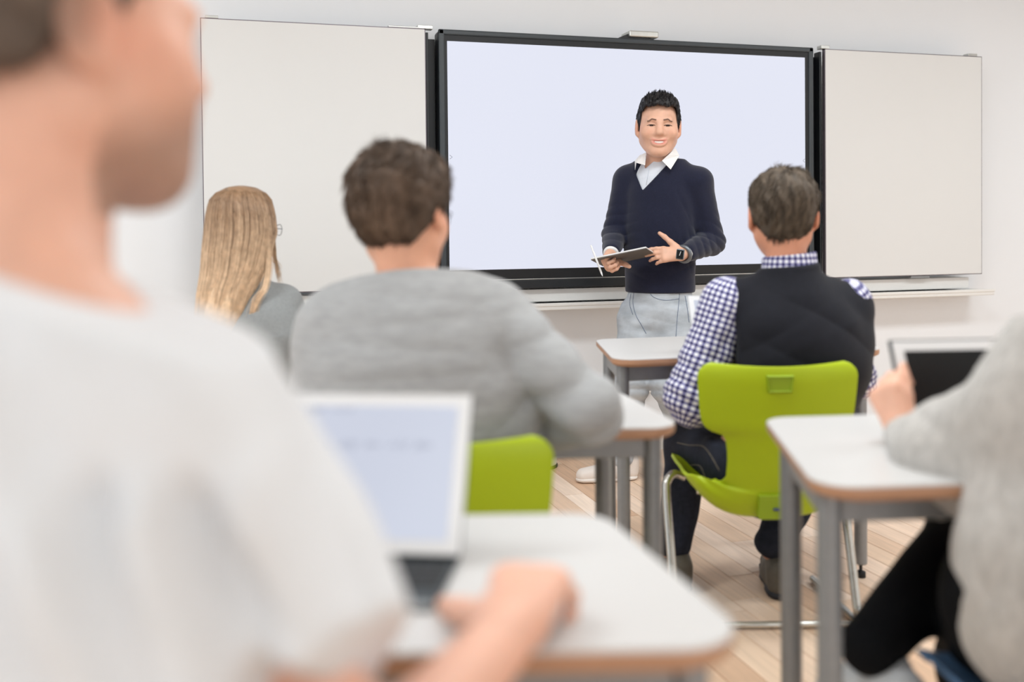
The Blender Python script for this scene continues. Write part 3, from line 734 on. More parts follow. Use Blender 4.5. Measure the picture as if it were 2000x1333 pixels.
# sweater, with a V cut showing the shirt
def tri2(P, A, B_, C_):
    a, b, c = [np.array([v[0], v[2]]) for v in (A, B_, C_)]; Q = P[:, [0, 2]]; d = -9.
    for p, q in ((a, b), (b, c), (c, a)):
        e = q-p; n = np.array([e[1], -e[0]])/np.linalg.norm(e); d = np.maximum(d, (Q-p)@n)
    return d
va, vb, vc = L(1237, 305, 4.2), L(1259, 371, 4.2), L(1322, 303, 4.2)
if np.cross((vb-va)[[0, 2]], (vc-va)[[0, 2]]) < 0: vb, vc = vc, vb
S = Shape(O); fcones(S, spine, .006, .04); S.cone(neckb+(0, 0, -.045), neckb+(0, 0, -.01), .085, .062, .03)
S.cone(L(1289, 540, ZT), L(1289, 561, ZT), .146, .148, .02, dep, .72)
for s_, e_, w_, f in ((shl, ell_, wrl, .86), (shr, elr, wrr, .84)):
    S.cone(neckb+(0, 0, -.03), s_, .058, .058, .04); S.cone(s_, e_, .062, .05, .03); w2 = e_+(w_-e_)*f; S.cone(e_, w2, .05, .037, .02)
S.func('d', lambda P: .0022*wob(P, 13, 11))
for c_, ax, R, fr, am in ((elr, unit(elr-shr)+unit(wrr-elr), .10, 85, .009), (ell_, (0, .3, 1), .11, 75, .008), (L(1245, 520, 4.2), (.5, 0, 1), .12, 55, .006), (L(1340, 500, 4.2), (-.5, 0, 1), .1, 60, .005), ((wrr+elr)/2, (1, 0, .3), .08, 90, .006), (L(1345, 400, 4.2), (1, 0, .5), .08, 55, .004)):
    S.func('d', folds(c_, R, ax, fr, am, int(R*1000)))
S.func('s', lambda P: np.maximum(tri2(P, va, vb, vc), P[:, 1]-(ZT-.02)), k=.004)
S.func('i', lambda P: (L(1289, 571, ZT)[2]-P[:, 2]), k=.006)
S.func('i', lambda P: (P[:, 2]-(neckb[2]+.032)), k=.006)
sweater = S.build('sweater', .004, m_navy, t)
# shirt body, cuffs, collar
S = Shape(O); fcones(S, spine[:3], -.004, .04); S.cone(neckb+(0, 0, -.05), neckb+(0, 0, .0), .078, .06, .03); S.cone(neckb, neckb+(-.01, 0, .035), .062, .062, .01)
for s_ in (shl, shr): S.cone(neckb+(0, 0, -.03), s_, .045, .045, .04)
nc = [L(1262, 296, 4.2), L(1266, 327, 4.2), L(1295, 312, 4.2), L(1310, 285, 4.2)]
S.func('s', lambda P: np.maximum(np.maximum(tri2(P, *( (nc[0], nc[1], nc[3]) if np.cross((nc[1]-nc[0])[[0, 2]], (nc[3]-nc[0])[[0, 2]]) > 0 else (nc[0], nc[3], nc[1]))), -1), P[:, 1]-(ZT-.02)), k=.003)
S.func('i', lambda P: (P[:, 2]-(neckb[2]+.045)-.25*(P[:, 1]-ZT)), k=.004); S.func('d', lambda P: .0015*wob(P, 30, 5))
S.build('shirt', .0035, m_shirt, t)
for nm, e_, w_, a, b in (('cuff', elr, wrr, .80, .90), ('cuff', ell_, wrl, .84, .95)):
    S = Shape(O); S.cone(e_+(w_-e_)*a, e_+(w_-e_)*b, .036, .034, .01); c2 = e_+(w_-e_)*b; d2 = unit(w_-e_)
    S.func('i', lambda P, c2=c2, d2=d2: (P-c2)@d2-.012, k=.002); S.build(nm, .003, m_collar, t)
for pts in ([(1319, 289, 4.27), (1327, 304, 4.26), (1310, 331, 4.195), (1293, 314, 4.20), (1306, 302, 4.22)], [(1262, 298, 4.28), (1260, 323, 4.23), (1243, 318, 4.255), (1240.5, 332, 4.265), (1240, 314, 4.29), (1250, 303, 4.30)]):
    flatmesh('collar', [L(*p) for p in pts], .006, m_collar, t, O)
tube('placket_edge', [L(1268, 330, 4.205)-O, L(1265, 345, 4.206)-O, L(1262, 362, 4.212)-O], .0012, mat('shirt_seam', (190, 196, 208), .8, noise=(30, .03)), t, 5)
# hair
S = Shape(O)
S.ell(H.p(0, -.012, .045), np.array((.0825, .104, .09))*H.s, H.M, .01); S.ell(H.p(.0, .02, .088), np.array((.07, .075, .042))*H.s, H.M, .03); S.ell(H.p(0, -.03, .0), np.array((.082, .09, .08))*H.s, H.M, .02)
def hairline(P):
    Q = H.inv(P); y = Q[:, 1]; z = Q[:, 2]; x = np.abs(Q[:, 0])
    zl = np.where(y > .03, .072-.6*np.clip(x-.045, 0, 1)-8*np.clip(x-.062, 0, 1), -.06)
    side = np.where(x > .062, np.clip(.012+.0*y, -.1, 1)-.6*(y < .0)*(-y), zl)
    front = np.maximum(.075-z-.02*np.sin(Q[:, 0]*70)*0+np.clip(x-.05, 0, 1)*-0, (y-.045)*1.0)
    A = (y-.052)-.9*(z-.062)              # face side plane: hair kept above and behind
    return A
S.func('i', lambda P: (lambda Q: np.maximum(np.minimum(np.minimum(.079+.003*np.sin(Q[:, 0]*90+1)-9*np.clip(np.abs(Q[:, 0])-.05, 0, 1)**1.5-Q[:, 2], Q[:, 1]-.018), .0695-np.abs(Q[:, 0])), np.where(Q[:, 2] < .06, Q[:, 1]-.045, -1)))(H.inv(P)), k=.003)
S.func('i', lambda P: (lambda Q: -(Q[:, 2]-np.interp(Q[:, 1], (-.1, -.02, .02, .05), (-.06, -.02, -.005, .03))))(H.inv(P)), k=.006)
S.func('d', lambda P: .003*np.sin((P@H.M)[:, 0]*260+3*wob(P, 20, 3))*.7)
m_bhair = mat('black_hair', (26, 24, 26), .5, noise=(90, .3), spec=.4, stretch=(1, 1, .3))
hair = S.build('hair', .0032, m_bhair, t)
rp, rn = surface_points(hair, 2600); q = H.inv(rp)
def fl(P, u):
    Q = H.inv(P); d = np.stack([-.25*np.sign(Q[:, 0])+0*Q[:, 0], .55+0*Q[:, 1], .45+0*Q[:, 2]], 1); side = (np.abs(Q[:, 0]) > .06) | (Q[:, 2] < .05)
    d[side] = (0, -.1, -1); n = Q-np.array([0, -.01, .03]); n /= np.linalg.norm(n, axis=1)[:, None]; return (d+n*.28)@H.M.T
strands('hair_tufts', rp, fl, 3, .014, .0011, m_bhair, hair, O, .12)
# shoes
def shoe(S1, heel, toe, h=.075, w=.042):
    heel = np.array(heel); toe = np.array(toe); d = toe-heel
    S1.cone(heel+(0, 0, .04), heel+d*.35+(0, 0, .05), .038, .042, .02); S1.cone(heel+d*.3+(0, 0, .045), toe-d*.12+(0, 0, .03), .042, .034, .03); S1.cone(heel+(0, 0, .08), heel+d*.12+(0, 0, .1), .04, .04, .02)
    S1.func('i', lambda P: .012-P[:, 2], k=.003)
def sole(S1, heel, toe, r=.045):
    heel = np.array(heel); toe = np.array(toe); d = toe-heel; n = np.array([0, 0, 1.])
    S1.cone(heel+(0, 0, .012)+d*.02, heel+d*.5+(0, 0, .012), r*.85, r*.95, .01, n, .4); S1.cone(heel+d*.5+(0, 0, .012), toe-d*.13+(0, 0, .014), r, r*.85, .01, n, .4)
    S1.func('i', lambda P: .0015-P[:, 2], k=.001); S1.func('i', lambda P: P[:, 2]-.024, k=.002)
for i, (a, dvec) in enumerate(((al, (-.245, -.05, 0)), (ar, (.10, -.2, 0)))):
    heel = np.array([a[0], a[1], 0])+(.045 if i == 0 else -.02, .01 if i == 0 else .05, 0); toe = heel+np.array(dvec)
    S = Shape(O); shoe(S, heel, toe); so = S.build('shoe', .004, m_shoe, t); S = Shape(O); sole(S, heel, toe); S.build('sole', .004, mat('white_rubber_sole', (240, 232, 224), .6, noise=(20, .02)), so).parent = so
# watch
d2 = unit(wrr-elr); wc = wrr-d2*.004; n1 = unit(np.cross(d2, (0, 0, 1))); n2 = np.cross(d2, n1)
wt = tag(newobj('watch_anchor', None), None) if False else None
band_pts = [wc+.034*(cos(a)*n1+sin(a)*n2) for a in np.linspace(0, 2*pi, 25)]
bd = Shape(O)
for a, b in zip(band_pts, band_pts[1:]): bd.cone(a, b, .008, .008, .001, n=d2 if False else None)
wb = bd.build('watch_strap', .003, m_strap, t)
fc = L(1328.5, 497, 4.075); fx = unit(np.array([.95, -.25, .05])); fz = unit(np.array([.12, 0, 1])); fx = unit(fx-fz*(fx@fz)); fy = np.cross(fz, fx)
def oriented_box(name, c, ax, s, bev, mt, parent, org):
    bm = bmesh.new(); bm_box(bm, (0, 0, 0), s, bev); o = bmobj(name, bm, mt, parent)
    m = Matrix.Identity(4)
    for i in range(3):
        for j in range(3): m[j][i] = ax[i][j]
        m[i][3] = (np.array(c)-org)[i]
    o.matrix_local = m; return o
wc_ = oriented_box('watch_case', fc, (fx, fy, fz), (.034, .012, .044), .005, m_strap, wb, O)
oriented_box('watch_face', fc-fy*.0062, (fx, fy, fz), (.028, .002, .037), .0008, m_taboff, wb, O)
oriented_box('watch_hand', fc-fy*.0075+fz*.003, (fx, fy, unit(fz+fx*.5)), (.002, .0008, .018), 0, m_tabw, wb, O)
# tablet and stylus
def tablet_quad(name, A, Bp, D, th, label, cat, front, back, rim=None, bezel=.012, group=None):
    """A top left, Bp top right, D bottom left of the screen side; floor frame"""
    A = np.array(A); Bp = np.array(Bp); D = np.array(D); ex = unit(Bp-A); ez = unit((A-D)-ex*((A-D)@ex)); w = np.linalg.norm(Bp-A); h = (A-D)@ez; ey = np.cross(ez, ex)
    c = (A+Bp)/2-ez*h/2; t = thing(name, c[0], c[1], label, cat, group, 0, c[2]); o = np.array([c[0], c[1], c[2]]); ax = (ex, ey, ez)
    oriented_box('body', c+ey*th/2, ax, (w, th, h), min(.003, th*.4), back, t, o)
    if rim: oriented_box('case_rim', c+ey*th*.8, ax, (w+.008, th, h+.008), .003, rim, t, o)
    oriented_box('bezel', c-ey*.0002, ax, (w-.002, .0014, h-.002), .0004, m_tabw, t, o)
    oriented_box('screen', c-ey*.0012, ax, (w-2*bezel, .001, h-2*bezel), 0, front, t, o)
    return t, o, ax, c, w, h
A = L(1154, 507, 4.10); Bp = L(1262, 484.5, 4.02)
ex = unit(Bp-A); ey = np.array((.34, .93, -.19)); ey = unit(ey-ex*(ey@ex)); w = np.linalg.norm(Bp-A); h = .175; nz = np.cross(ex, ey); c = A+ex*w/2+ey*h/2
if nz[2] < 0: nz = -nz
tt = thing('tablet', c[0], c[1], 'white-edged tablet with grey back held by the standing man', 'tablet', None, 0, c[2])
oriented_box('cover', c-nz*.002, (ex, ey, nz), (w, h, .004), .001, m_tabback, tt, c); oriented_box('body', c+nz*.003, (ex, ey, nz), (w, h, .0065), .002, m_tabw, tt, c); oriented_box('screen', c+nz*.0065, (ex, ey, nz), (w-.03, h-.03, .001), 0, m_taboff, tt, c)
pa, pb = L(1154, 479, 4.06), L(1177, 540, 4.0); tp = thing('stylus', pa[0], pa[1], 'white stylus held in the standing man\'s hand beside his tablet', 'stylus', None, 0, pa[2])
pp = pb-pa; tube('barrel', [pp*0, pp*.02, pp*.88], [.003, .0042, .0042], m_tabw, tp); tube('tip', [pp*.88, pp*.97, pp], [.0042, .002, .0008], m_tabw, tp)
# ---- shared pieces for the seated people
def mens_hair(t, O, H, name, mt, dims, top, nape=-.06, seed=5, n=2600, ln=.02, swirl=.4, res=.005, dip=0):
    S = Shape(O); S.ell(H.p(0, -.012, .04), np.array(dims)*H.s, H.M, .01); S.ell(H.p(*top[0]), np.array(top[1])*H.s, H.M, .03); S.ell(H.p(0, -.045, -.01), np.array((.07, .055, .06))*H.s, H.M, .03)
    S.func('i', lambda P: (lambda Q: ((Q[:, 1]-.055)-.9*(Q[:, 2]-.062))*.7)(H.inv(P)), k=.006)
    S.func('i', lambda P: (lambda Q: -(Q[:, 2]-np.interp(Q[:, 1], (-.1, -.045, -.015, .02, .05), (nape, nape+.012, .0, .0, .03))))(H.inv(P)), k=.01)
    S.func('d', lambda P: .0035*wob(P, 45, seed)+.002*np.sin((P@H.M)[:, 0]*200+4*wob(P, 18, seed+1)))
    o = S.build(name, res, mt, t); rp, rn = surface_points(o, n, seed)
    def fl(P, u):
        Q = H.inv(P)-np.array([0, -.02, .05]); nrm = Q/(np.linalg.norm(Q, axis=1)[:, None]+1e-9)
        down = np.tile((0, 0, -1.), (len(P), 1)); tg = down-nrm*(down*nrm).sum(1)[:, None]; sw = np.cross(nrm, (0, 0, 1.))
        return (tg*.9+sw*swirl+nrm*.12+.3*np.stack([wob(P, 30, 1), wob(P, 30, 2), wob(P, 30, 3)], 1))@H.M.T
    strands('hair_strands', rp, fl, 3, ln, .0012, mt, o, O, .1, seed); return o
def seated_legs(B, hl, hr, kl, kr, al, ar, e=0, r=(.075, .055, .04)):
    for h_, k_, a_ in ((hl, kl, al), (hr, kr, ar)): limb(B, [h_, k_, a_], r, .03, e)
def body_core(B, sp, neckb, H, n, e=-.02):
    fcones(B, sp, e, .03, n); B.cone(neckb+(0, 0, -.03), H.p(0, -.02, -.045), .057, .055, .02)
def glasses(t, O, H, mt, r=.019):
    for x in (-1, 1):
        pts = [H.p(x*.033+r*1.15*cos(a), .107-.004*abs(cos(a)), .002+r*sin(a)) for a in np.linspace(0, 2*pi, 20)]
        tube('glasses_rim', [p-O for p in pts], .0011, mt, t, 6)
        tube('glasses_arm', [H.p(x*.056, .103, .006)-O, H.p(x*.078, .06, .006)-O, H.p(x*.083, .0, .008)-O, H.p(x*.081, -.02, -.008)-O], .0014, mt, t, 6)
    tube('glasses_bridge', [H.p(-.012, .105, .004)-O, H.p(0, .109, .006)-O, H.p(.012, .105, .004)-O], .001, mt, t, 6)
def gingham_attr(S_, fn): return fn
FWD = np.array([0, 1., 0])

# ---- man in the dark vest
t, O = person(.70, 2.78, 'man seen from behind in dark vest over checked shirt, seated on the lime green chair')
zc = 2.78
H = HF(L(1528, 423, zc+.03), basis((.14, 1, -.06), (0, .03, 1)), 1.10)
nb = L(1543, 540, zc)
n = unit((-.05, 1, 0))
sp = [(L(1545, 648, zc), .15, .09), (L(1552, 665, zc), .175, .12), (L(1560, 700, zc), .18, .125), (L(1550, 740, zc-.0), .165, .12), (L(1520, 810, zc), .155, .115), (L(1508, 880, zc), .16, .12)]
sl, sr = L(1418, 588, zc+.02), L(1655, 590, zc+.03)
el, er = L(1352, 778, zc+.02), L(1668, 740, zc+.12)
wl, wr = L(1356, 745, zc+.28), L(1600, 728, zc+.34)
hl, hr = L(1452, 905, zc-.02), L(1560, 905, zc-.02)
kl, kr = L(1345, 868, zc+.36), L(1600, 880, zc+.40)
al, ar = L(1318, 1075, zc+.27), L(1510, 1072, zc+.22)
B = Shape(O); body_core(B, sp, nb, H, n)
for s_, e_, w_ in ((sl, el, wl), (sr, er, wr)): B.cone(nb+(0, 0, -.06), s_, .04, .04, .02); limb(B, [s_, e_, w_], [.044, .038, .026])
seated_legs(B, hl, hr, kl, kr, al, ar); head(B, H)
hand(B, wl, (.25, 1, .05), (.3, 0, -1), -1, 1.0, (25, 28, 30, 30)); hand(B, wr, (-.3, 1, .05), (-.2, 0, -1), 1, 1.0, (25, 28, 30, 30))
B.build('body', .0055, m_skin, t, skincol((216, 152, 122), H))
m_hair3 = mat('grey_brown_hair', (84, 72, 60), .6, noise=(26, .38), spec=.3, stretch=(2.5, 1, .5))
mens_hair(t, O, H, 'hair', m_hair3, (.088, .107, .088), ((.0, .01, .07), (.074, .08, .045)), -.078, 5, 3200, .024, .3, .005)
# checked shirt
def gmat(name):
    m = mat(name, (235, 235, 238), .85, bump=(300, .1), spec=.2); nt = m.node_tree; b = nt.nodes['Principled BSDF']
    a = nn(nt, 'ShaderNodeAttribute'); a.attribute_name = 'pat'; s = nn(nt, 'ShaderNodeSeparateXYZ'); nt.links.new(a.outputs['Vector'], s.inputs[0]); outs = []
    for i in (0, 1):
        w = nn(nt, 'ShaderNodeMath', operation='FRACT'); nt.links.new(s.outputs[i], w.inputs[0])
        g = nn(nt, 'ShaderNodeMath', operation='GREATER_THAN'); g.inputs[1].default_value = .52; nt.links.new(w.outputs[0], g.inputs[0]); outs.append(g)
    ad = nn(nt, 'ShaderNodeMath', operation='ADD'); nt.links.new(outs[0].outputs[0], ad.inputs[0]); nt.links.new(outs[1].outputs[0], ad.inputs[1])
    h = nn(nt, 'ShaderNodeMath', operation='MULTIPLY'); h.inputs[1].default_value = .5; nt.links.new(ad.outputs[0], h.inputs[0])
    cr = nn(nt, 'ShaderNodeValToRGB'); cr.color_ramp.interpolation = 'CONSTANT'; e = cr.color_ramp.elements
    e[0].color = lin((240, 240, 243)); e[1].position = .3; e[1].color = lin((132, 130, 172)); x = e.new(.8); x.color = lin((44, 42, 84))
    nt.links.new(h.outputs[0], cr.inputs[0]); nt.links.new(cr.outputs[0], b.inputs['Base Color']); return m
m_check = gmat('gingham_check')
def armpat(s_, e_, w_, per=.0165):
    ax = unit(e_-s_); u = unit(np.cross(ax, (0, 1, 0))); v = np.cross(ax, u)
    def fn(P):
        Q = P-s_; t_ = Q@ax; an = np.arctan2(Q@v, Q@u); return np.stack([t_/per+.25*wob(P, 12, 2), an*.062/per+.2*wob(P, 14, 3), 0*t_], 1)
    return fn
S = Shape(O)
S.cone(nb+(0, 0, -.07), sl+(.01, 0, -.01), .035, .06, .02); S.cone(sl, el, .069, .066, .03); S.cone(el, el+(wl-el)*.85, .06, .04, .03); S.cone(el+(.0, 0, .015), el+(.01, 0, -.02), .064, .058, .03)
S.func('d', folds(el, .15, unit((.4, .2, 1)), 55, .012, 3, 5)); S.func('d', folds((sl+el)/2, .16, unit((1, 0, -.6)), 40, .009, 7, 5)); S.func('d', lambda P: .003*wob(P, 25, 9))
S.build('shirt_sleeve', .005, m_check, t, pat=armpat(sl, el, wl))
S = Shape(O)
S.cone(nb+(0, 0, -.08), sr+(0, 0, -.012), .035, .056, .02); S.cone(sr, er, .066, .055, .03); S.cone(er, er+(wr-er)*.85, .053, .04, .03); S.func('d', lambda P: .003*wob(P, 25, 9)); S.func('d', folds(er, .13, (0, 0, 1), 50, .008, 3))
S.build('shirt_sleeve', .005, m_check, t, pat=armpat(sr, er, wr))
S = Shape(O); cb = L(1543, 532, zc); ct = L(1541, 500, zc+.01)
S.cone(cb+(0, .0, -.02), ct, .081, .0765, .01, n, .95)
S.cone(ct+(0, .0, .004), ct+(0, 0, .06), .0655, .064, .002, n, .95, op='s')
S.func('i', lambda P: P[:, 2]-(ct[2]+.006+.10*(P[:, 0]-ct[0])-.25*np.maximum(P[:, 1]-zc, 0)), k=.003)
S.build('shirt_collar', .0035, m_check, t, pat=lambda P: np.stack([np.arctan2(P[:, 0]-ct[0], -(P[:, 1]-ct[1]))*.078/.0165, (P[:, 2]-ct[2])/.0165+.1, 0*P[:, 0]], 1))
# vest
S = Shape(O); fcones(S, sp, .008, .05, n); S.cone(nb+(0, 0, -.05), nb+(0, 0, .02), .10, .084, .03, n, .95)
for s_ in (sl, sr): S.cone(nb+(0, 0, -.05), s_+(0, 0, -.004), .064, .064, .03)
S.cone(sr+(.0, 0, -.03), L(1643, 662, zc+.03), .068, .072, .04); S.cone(L(1643, 662, zc+.03), L(1618, 745, zc+.04), .07, .05, .04)
S.func('s', lambda P: (lambda Q: -(np.abs(Q[:, 0]-(O2[0]))-hw(Q[:, 2])))(P) if False else 1+0*P[:, 0], k=.001)
xl = L(1424, 600, zc)[0]; zl0 = L(1424, 545, zc)[2]; zl1 = L(1424, 700, zc)[2]
S.func('i', lambda P: (np.interp(P[:, 2], (zl1-.06, zl1, zl1+.08, zl0-.04, zl0+.02), (xl+.035, xl+.012, xl+.014, xl, xl-.012))-P[:, 0]), k=.008)
S.func('i', lambda P: L(1500, 905, zc)[2]-P[:, 2], k=.01); S.func('i', lambda P: P[:, 2]-L(1543, 519, zc)[2]-.1*(P[:, 0]-nb[0]), k=.008)
S.func('d', lambda P: .004*wob(P, 9, 21)); S.func('d', folds(L(1600, 700, zc-.1), .16, (.7, 0, 1), 26, .012, 4, 3)); S.func('d', folds(L(1480, 640, zc-.1), .12, (-.6, 0, 1), 24, .007, 5, 3))
S.build('vest', .005, m_vest, t)
# dark jeans
S = Shape(O); S.cone(sp[-1][0], (hl+hr)/2, .165, .16, .03, n, .8); S.cone(hl, hr, .10, .10, .03)
for h_, k_, a_ in ((hl, kl, al), (hr, kr, ar)): limb(S, [h_, k_], [.098, .078], .03); limb(S, [k_, a_+(0, 0, .02)], [.072, .052], .03)
S.func('i', lambda P: L(1500, 870, zc)[2]+.0-P[:, 2]+9*0 if False else P[:, 2]-L(1500, 860, zc)[2], k=.01)
S.func('i', lambda P: (ar[2]-.035)-P[:, 2], k=.003)
S.func('d', lambda P: .003*wob(P, 20, 6)); S.func('d', folds(ar+(0, 0, .1), .15, (0, 0, 1), 50, .007, 3)); S.func('d', folds(hl+(-.06, .08, 0), .14, (1, .4, 0), 40, .006, 3))
dj = S.build('jeans', .005, m_ddenim, t)
for px in ([(1322, 865), (1345, 870), (1372, 872), (1388, 890), (1405, 920)], [(1336, 915), (1352, 909), (1368, 912), (1378, 935)]): seam('pocket_stitching', dj, px, .0009, m_stitch, t, O)
for a in (al, ar):
    hp = np.array([a[0]+.01, a[1]-.035, 0]); tp_ = hp+np.array([(.04 if a is ar else -.03), .27, 0])
    S = Shape(O); shoe(S, hp, tp_); so = S.build('shoe', .005, m_bshoe, t); S = Shape(O); sole(S, hp, tp_); S.cone(hp+(0, 0, .012), hp+(0, .03, .012), .036, .036, .01, (0, 0, 1), .5); S.build('sole', .005, m_sole, so)

# ---- man in the light grey sweater
t, O = person(-.16, 1.90, 'brown-haired man in light grey melange sweater seen from behind, elbow at his desk')
zc = 1.89
H = HF(L(785, 424, zc+.04), basis((.36, 1, -.12), (-.10, 0, 1)), 1.03)
nb = L(805, 556, zc+.01); n = unit((.05, 1, -.06))
sp = [(L(806, 668, zc), .125, .085), (L(808, 700, zc), .17, .11), (L(810, 740, zc), .2, .12), (L(810, 790, zc-.02), .204, .122), (L(812, 850, zc-.03), .205, .122), (L(826, 930, zc-.03), .19, .125)]
sl, sr = L(668, 642, zc+.02), L(966, 628, zc+.0)
el, er = L(650, 830, zc+.12), L(1138, 800, zc+.08)
wl, wr = L(780, 830, zc+.36), L(1066, 848, zc+.27)
er = L(1157, 803, zc-.12); wr = L(1088, 845, zc-.01)
B = Shape(O); body_core(B, sp, nb, H, n, -.03)
for s_, e_, w_ in ((sl, el, wl), (sr, er, wr)): B.cone(nb+(0, 0, -.02), s_, .05, .05, .03); limb(B, [s_, e_, w_], [.05, .042, .03])
hl, hr = L(735, 1040, zc+.0), L(900, 1040, zc+.0); kl, kr = hl+(-.03, .42, .02), hr+(.05, .42, .02); al, ar = kl+(0, -.05, -.40), kr+(.02, .0, -.40)
al[2] = ar[2] = .09
seated_legs(B, hl, hr, kl, kr, al, ar); head(B, H)
hand(B, wr, (-.8, .1, .0), (0, 0, -1), 1, 1.05, (18, 22, 25, 30)); hand(B, wl, (.6, .9, 0), (0, 0, -1), -1, 1.05, (18, 22, 25, 30))
B.build('body', .0055, m_skin, t, skincol((226, 168, 138), H))
m_hair2 = mat('brown_hair', (84, 66, 52), .6, noise=(14, .5), spec=.35, stretch=(1, 1, .6))
mens_hair(t, O, H, 'hair', m_hair2, (.096, .11, .1), ((-.003, .01, .078), (.088, .09, .052)), -.088, 9, 3200, .028, .6, .006)
glasses(t, O, H, m_rubber)
S = Shape(O); fcones(S, sp, .006, .05, n); S.cone(nb+(0, 0, -.05), nb+(0, 0, .0), .10, .07, .03)
for s_ in (sl, sr): S.cone(nb+(0, 0, -.05), s_, .066, .074, .05)
S.cone(sr, er, .068, .046, .006); S.cone(er, er+(wr-er)*.86, .047, .038, .015); S.cone(er+(-.003, 0, .01), er+(.0, .01, -.01), .049, .047, .015)
S.cone(sl, el, .074, .066, .03); S.cone(el, el+(wl-el)*.86, .066, .046, .03)
S.cone(sl+(.0, 0, -.05), L(680, 760, zc), .08, .085, .05)
S.func('d', lambda P: .005*wob(P, 7, 31)); ar_ = unit(er-sr)
S.func('d', folds(er, .16, unit((.5, .5, -1)), 42, .010, 3, 4)); S.func('d', folds((sr+er)/2, .14, unit((.4, 0, -1)), 34, .009, 8, 4)); S.func('d', folds(L(1040, 690, zc-.05), .08, unit((1, 0, .5)), 24, .008, 9, 3))
S.func('d', folds(L(760, 700, zc-.14), .2, (0, 0, 1), 34, .006, 5, 2)); S.func('d', folds(L(800, 830, zc-.14), .2, (0, 0, 1), 30, .009, 6, 2))
S.func('i', lambda P: P[:, 2]-(nb[2]+.022+.06*(P[:, 0]-nb[0])-.2*(P[:, 1]-zc)), k=.006)
S.build('sweater', .006, m_gsweat, t)
S = Shape(O); S.cone(hl, hr, .13, .13, .03); seated_legs(S, hl, hr, kl, kr, al, ar, .014, (.085, .065, .05)); S.func('i', lambda P: .09-P[:, 2], k=.003); S.build('trousers', .009, m_ddenim, t)
for a in (al, ar):
    hp = np.array([a[0], a[1]-.03, 0]); tp_ = hp+(0, .26, 0); S = Shape(O); shoe(S, hp, tp_); so = S.build('shoe', .008, m_bshoe, t); S = Shape(O); sole(S, hp, tp_); S.build('sole', .006, m_sole, so)

# ---- blonde woman
t, O = person(-.93, 3.13, 'woman with long straight blond hair, glasses and grey knit top, seated left')
zc = 3.12
H = HF(L(482, 447, zc+.03), basis((.74, .72, -.06), (.05, 0, 1)), .95)
nb = L(492, 545, zc); n = unit((.35, 1, 0))
sp = [(L(503, 637, zc), .115, .08), (L(505, 655, zc), .14, .10), (L(505, 680, zc), .14, .105), (L(505, 750, zc), .13, .10), (L(500, 830, zc), .15, .11)]
sl, sr = L(425, 595, zc-.03), L(554, 592, zc+.02)
el, er = L(410, 730, zc+.02), L(592, 722, zc+.12)
wl, wr = el+(.16, .22, .04), er+(-.04, .26, .03)
B = Shape(O); B.cone(nb+(0, 0, -.03), H.p(0, -.015, -.05), .045, .045, .02); fcones(B, sp, -.02, .03, n)
for s_, e_, w_ in ((sl, el, wl), (sr, er, wr)): B.cone(nb+(0, 0, -.02), s_, .036, .036, .03); limb(B, [s_, e_, w_], [.036, .03, .022])
hl, hr = L(470, 870, zc), L(540, 870, zc); kl, kr = hl+(.02, .42, .0), hr+(.06, .42, .0); al, ar = kl+(0, -.05, -.36), kr+(.02, .0, -.36)
al[2] = ar[2] = .085
seated_legs(B, hl, hr, kl, kr, al, ar); head(B, H); hand(B, wr, (-.2, 1, 0), (0, 0, -1), 1, .9); hand(B, wl, (.3, 1, 0), (0, 0, -1), -1, .9)
B.build('body', .0045, m_skin, t, skincol((232, 184, 164), H))
glasses(t, O, H, m_strap)
S = Shape(O); fcones(S, sp, .008, .04, n); S.cone(nb+(0, 0, -.06), nb+(0, 0, -.01), .07, .05, .03)
for s_ in (sl, sr): S.cone(nb+(0, 0, -.055), s_, .045, .05, .03)
S.cone(sr, er, .056, .046, .03); S.cone(er, wr, .044, .032, .02); S.cone(sl, el, .052, .044, .03); S.cone(el, wl, .042, .032, .02)
S.func('d', lambda P: .003*wob(P, 12, 31)); S.func('d', folds(L(560, 660, zc-.03), .09, unit((1, 0, .5)), 40, .009, 3)); S.func('d', folds(L(540, 720, zc-.05), .1, unit((1, 0, -.4)), 40, .008, 4))
S.func('i', lambda P: P[:, 2]-(nb[2]+.012), k=.005)
S.build('knit_top', .005, m_bsweat, t)
S = Shape(O); S.cone(hl, hr, .12, .12, .03); seated_legs(S, hl, hr, kl, kr, al, ar, .012); S.func('i', lambda P: .085-P[:, 2], k=.003); S.build('trousers', .009, m_blackcl, t)
for a in (al, ar):
    hp = np.array([a[0], a[1]-.03, 0]); tp_ = hp+(0, .23, 0); S = Shape(O); shoe(S, hp, tp_); so = S.build('shoe', .008, m_shoe, t); S = Shape(O); sole(S, hp, tp_, .04); S.build('sole', .006, m_sole, so)
# hair: a layered fall of strands over a lofted core
zh = zc-.0; rows = [(367, 472, 10, .03, .03), (370, 472, 30, .07, .025), (378, 471, 47, .09, .02), (392, 470, 59, .10, .01), (420, 470, 66, .098, -.01), (455, 470, 70, .095, -.02), (490, 463, 68, .085, -.04), (530, 456, 64, .07, -.055), (570, 440, 56, .055, -.07), (610, 430, 50, .042, -.08), (645, 419, 42, .035, -.085), (668, 414, 34, .026, -.085)]
RW = []
for y, xc, hw_, dp, dz in rows:
    c = L(xc, y, zh+dz); RW.append((c[0], c[1], c[2], hw_/FPX*(zh+dz), dp))
RW = np.array(RW)
def hairpt(phi, v, k=1.):
    i = np.clip(v*(len(RW)-1), 0, len(RW)-1.001); a = i.astype(int); f = (i-a)[..., None]; r = RW[a]*(1-f)+RW[a+1]*f
    return np.stack([r[..., 0]+r[..., 3]*k*np.cos(phi), r[..., 1]+r[..., 4]*k*np.sin(phi), r[..., 2]], -1)
nv_, nu_ = 40, 40; pv = []
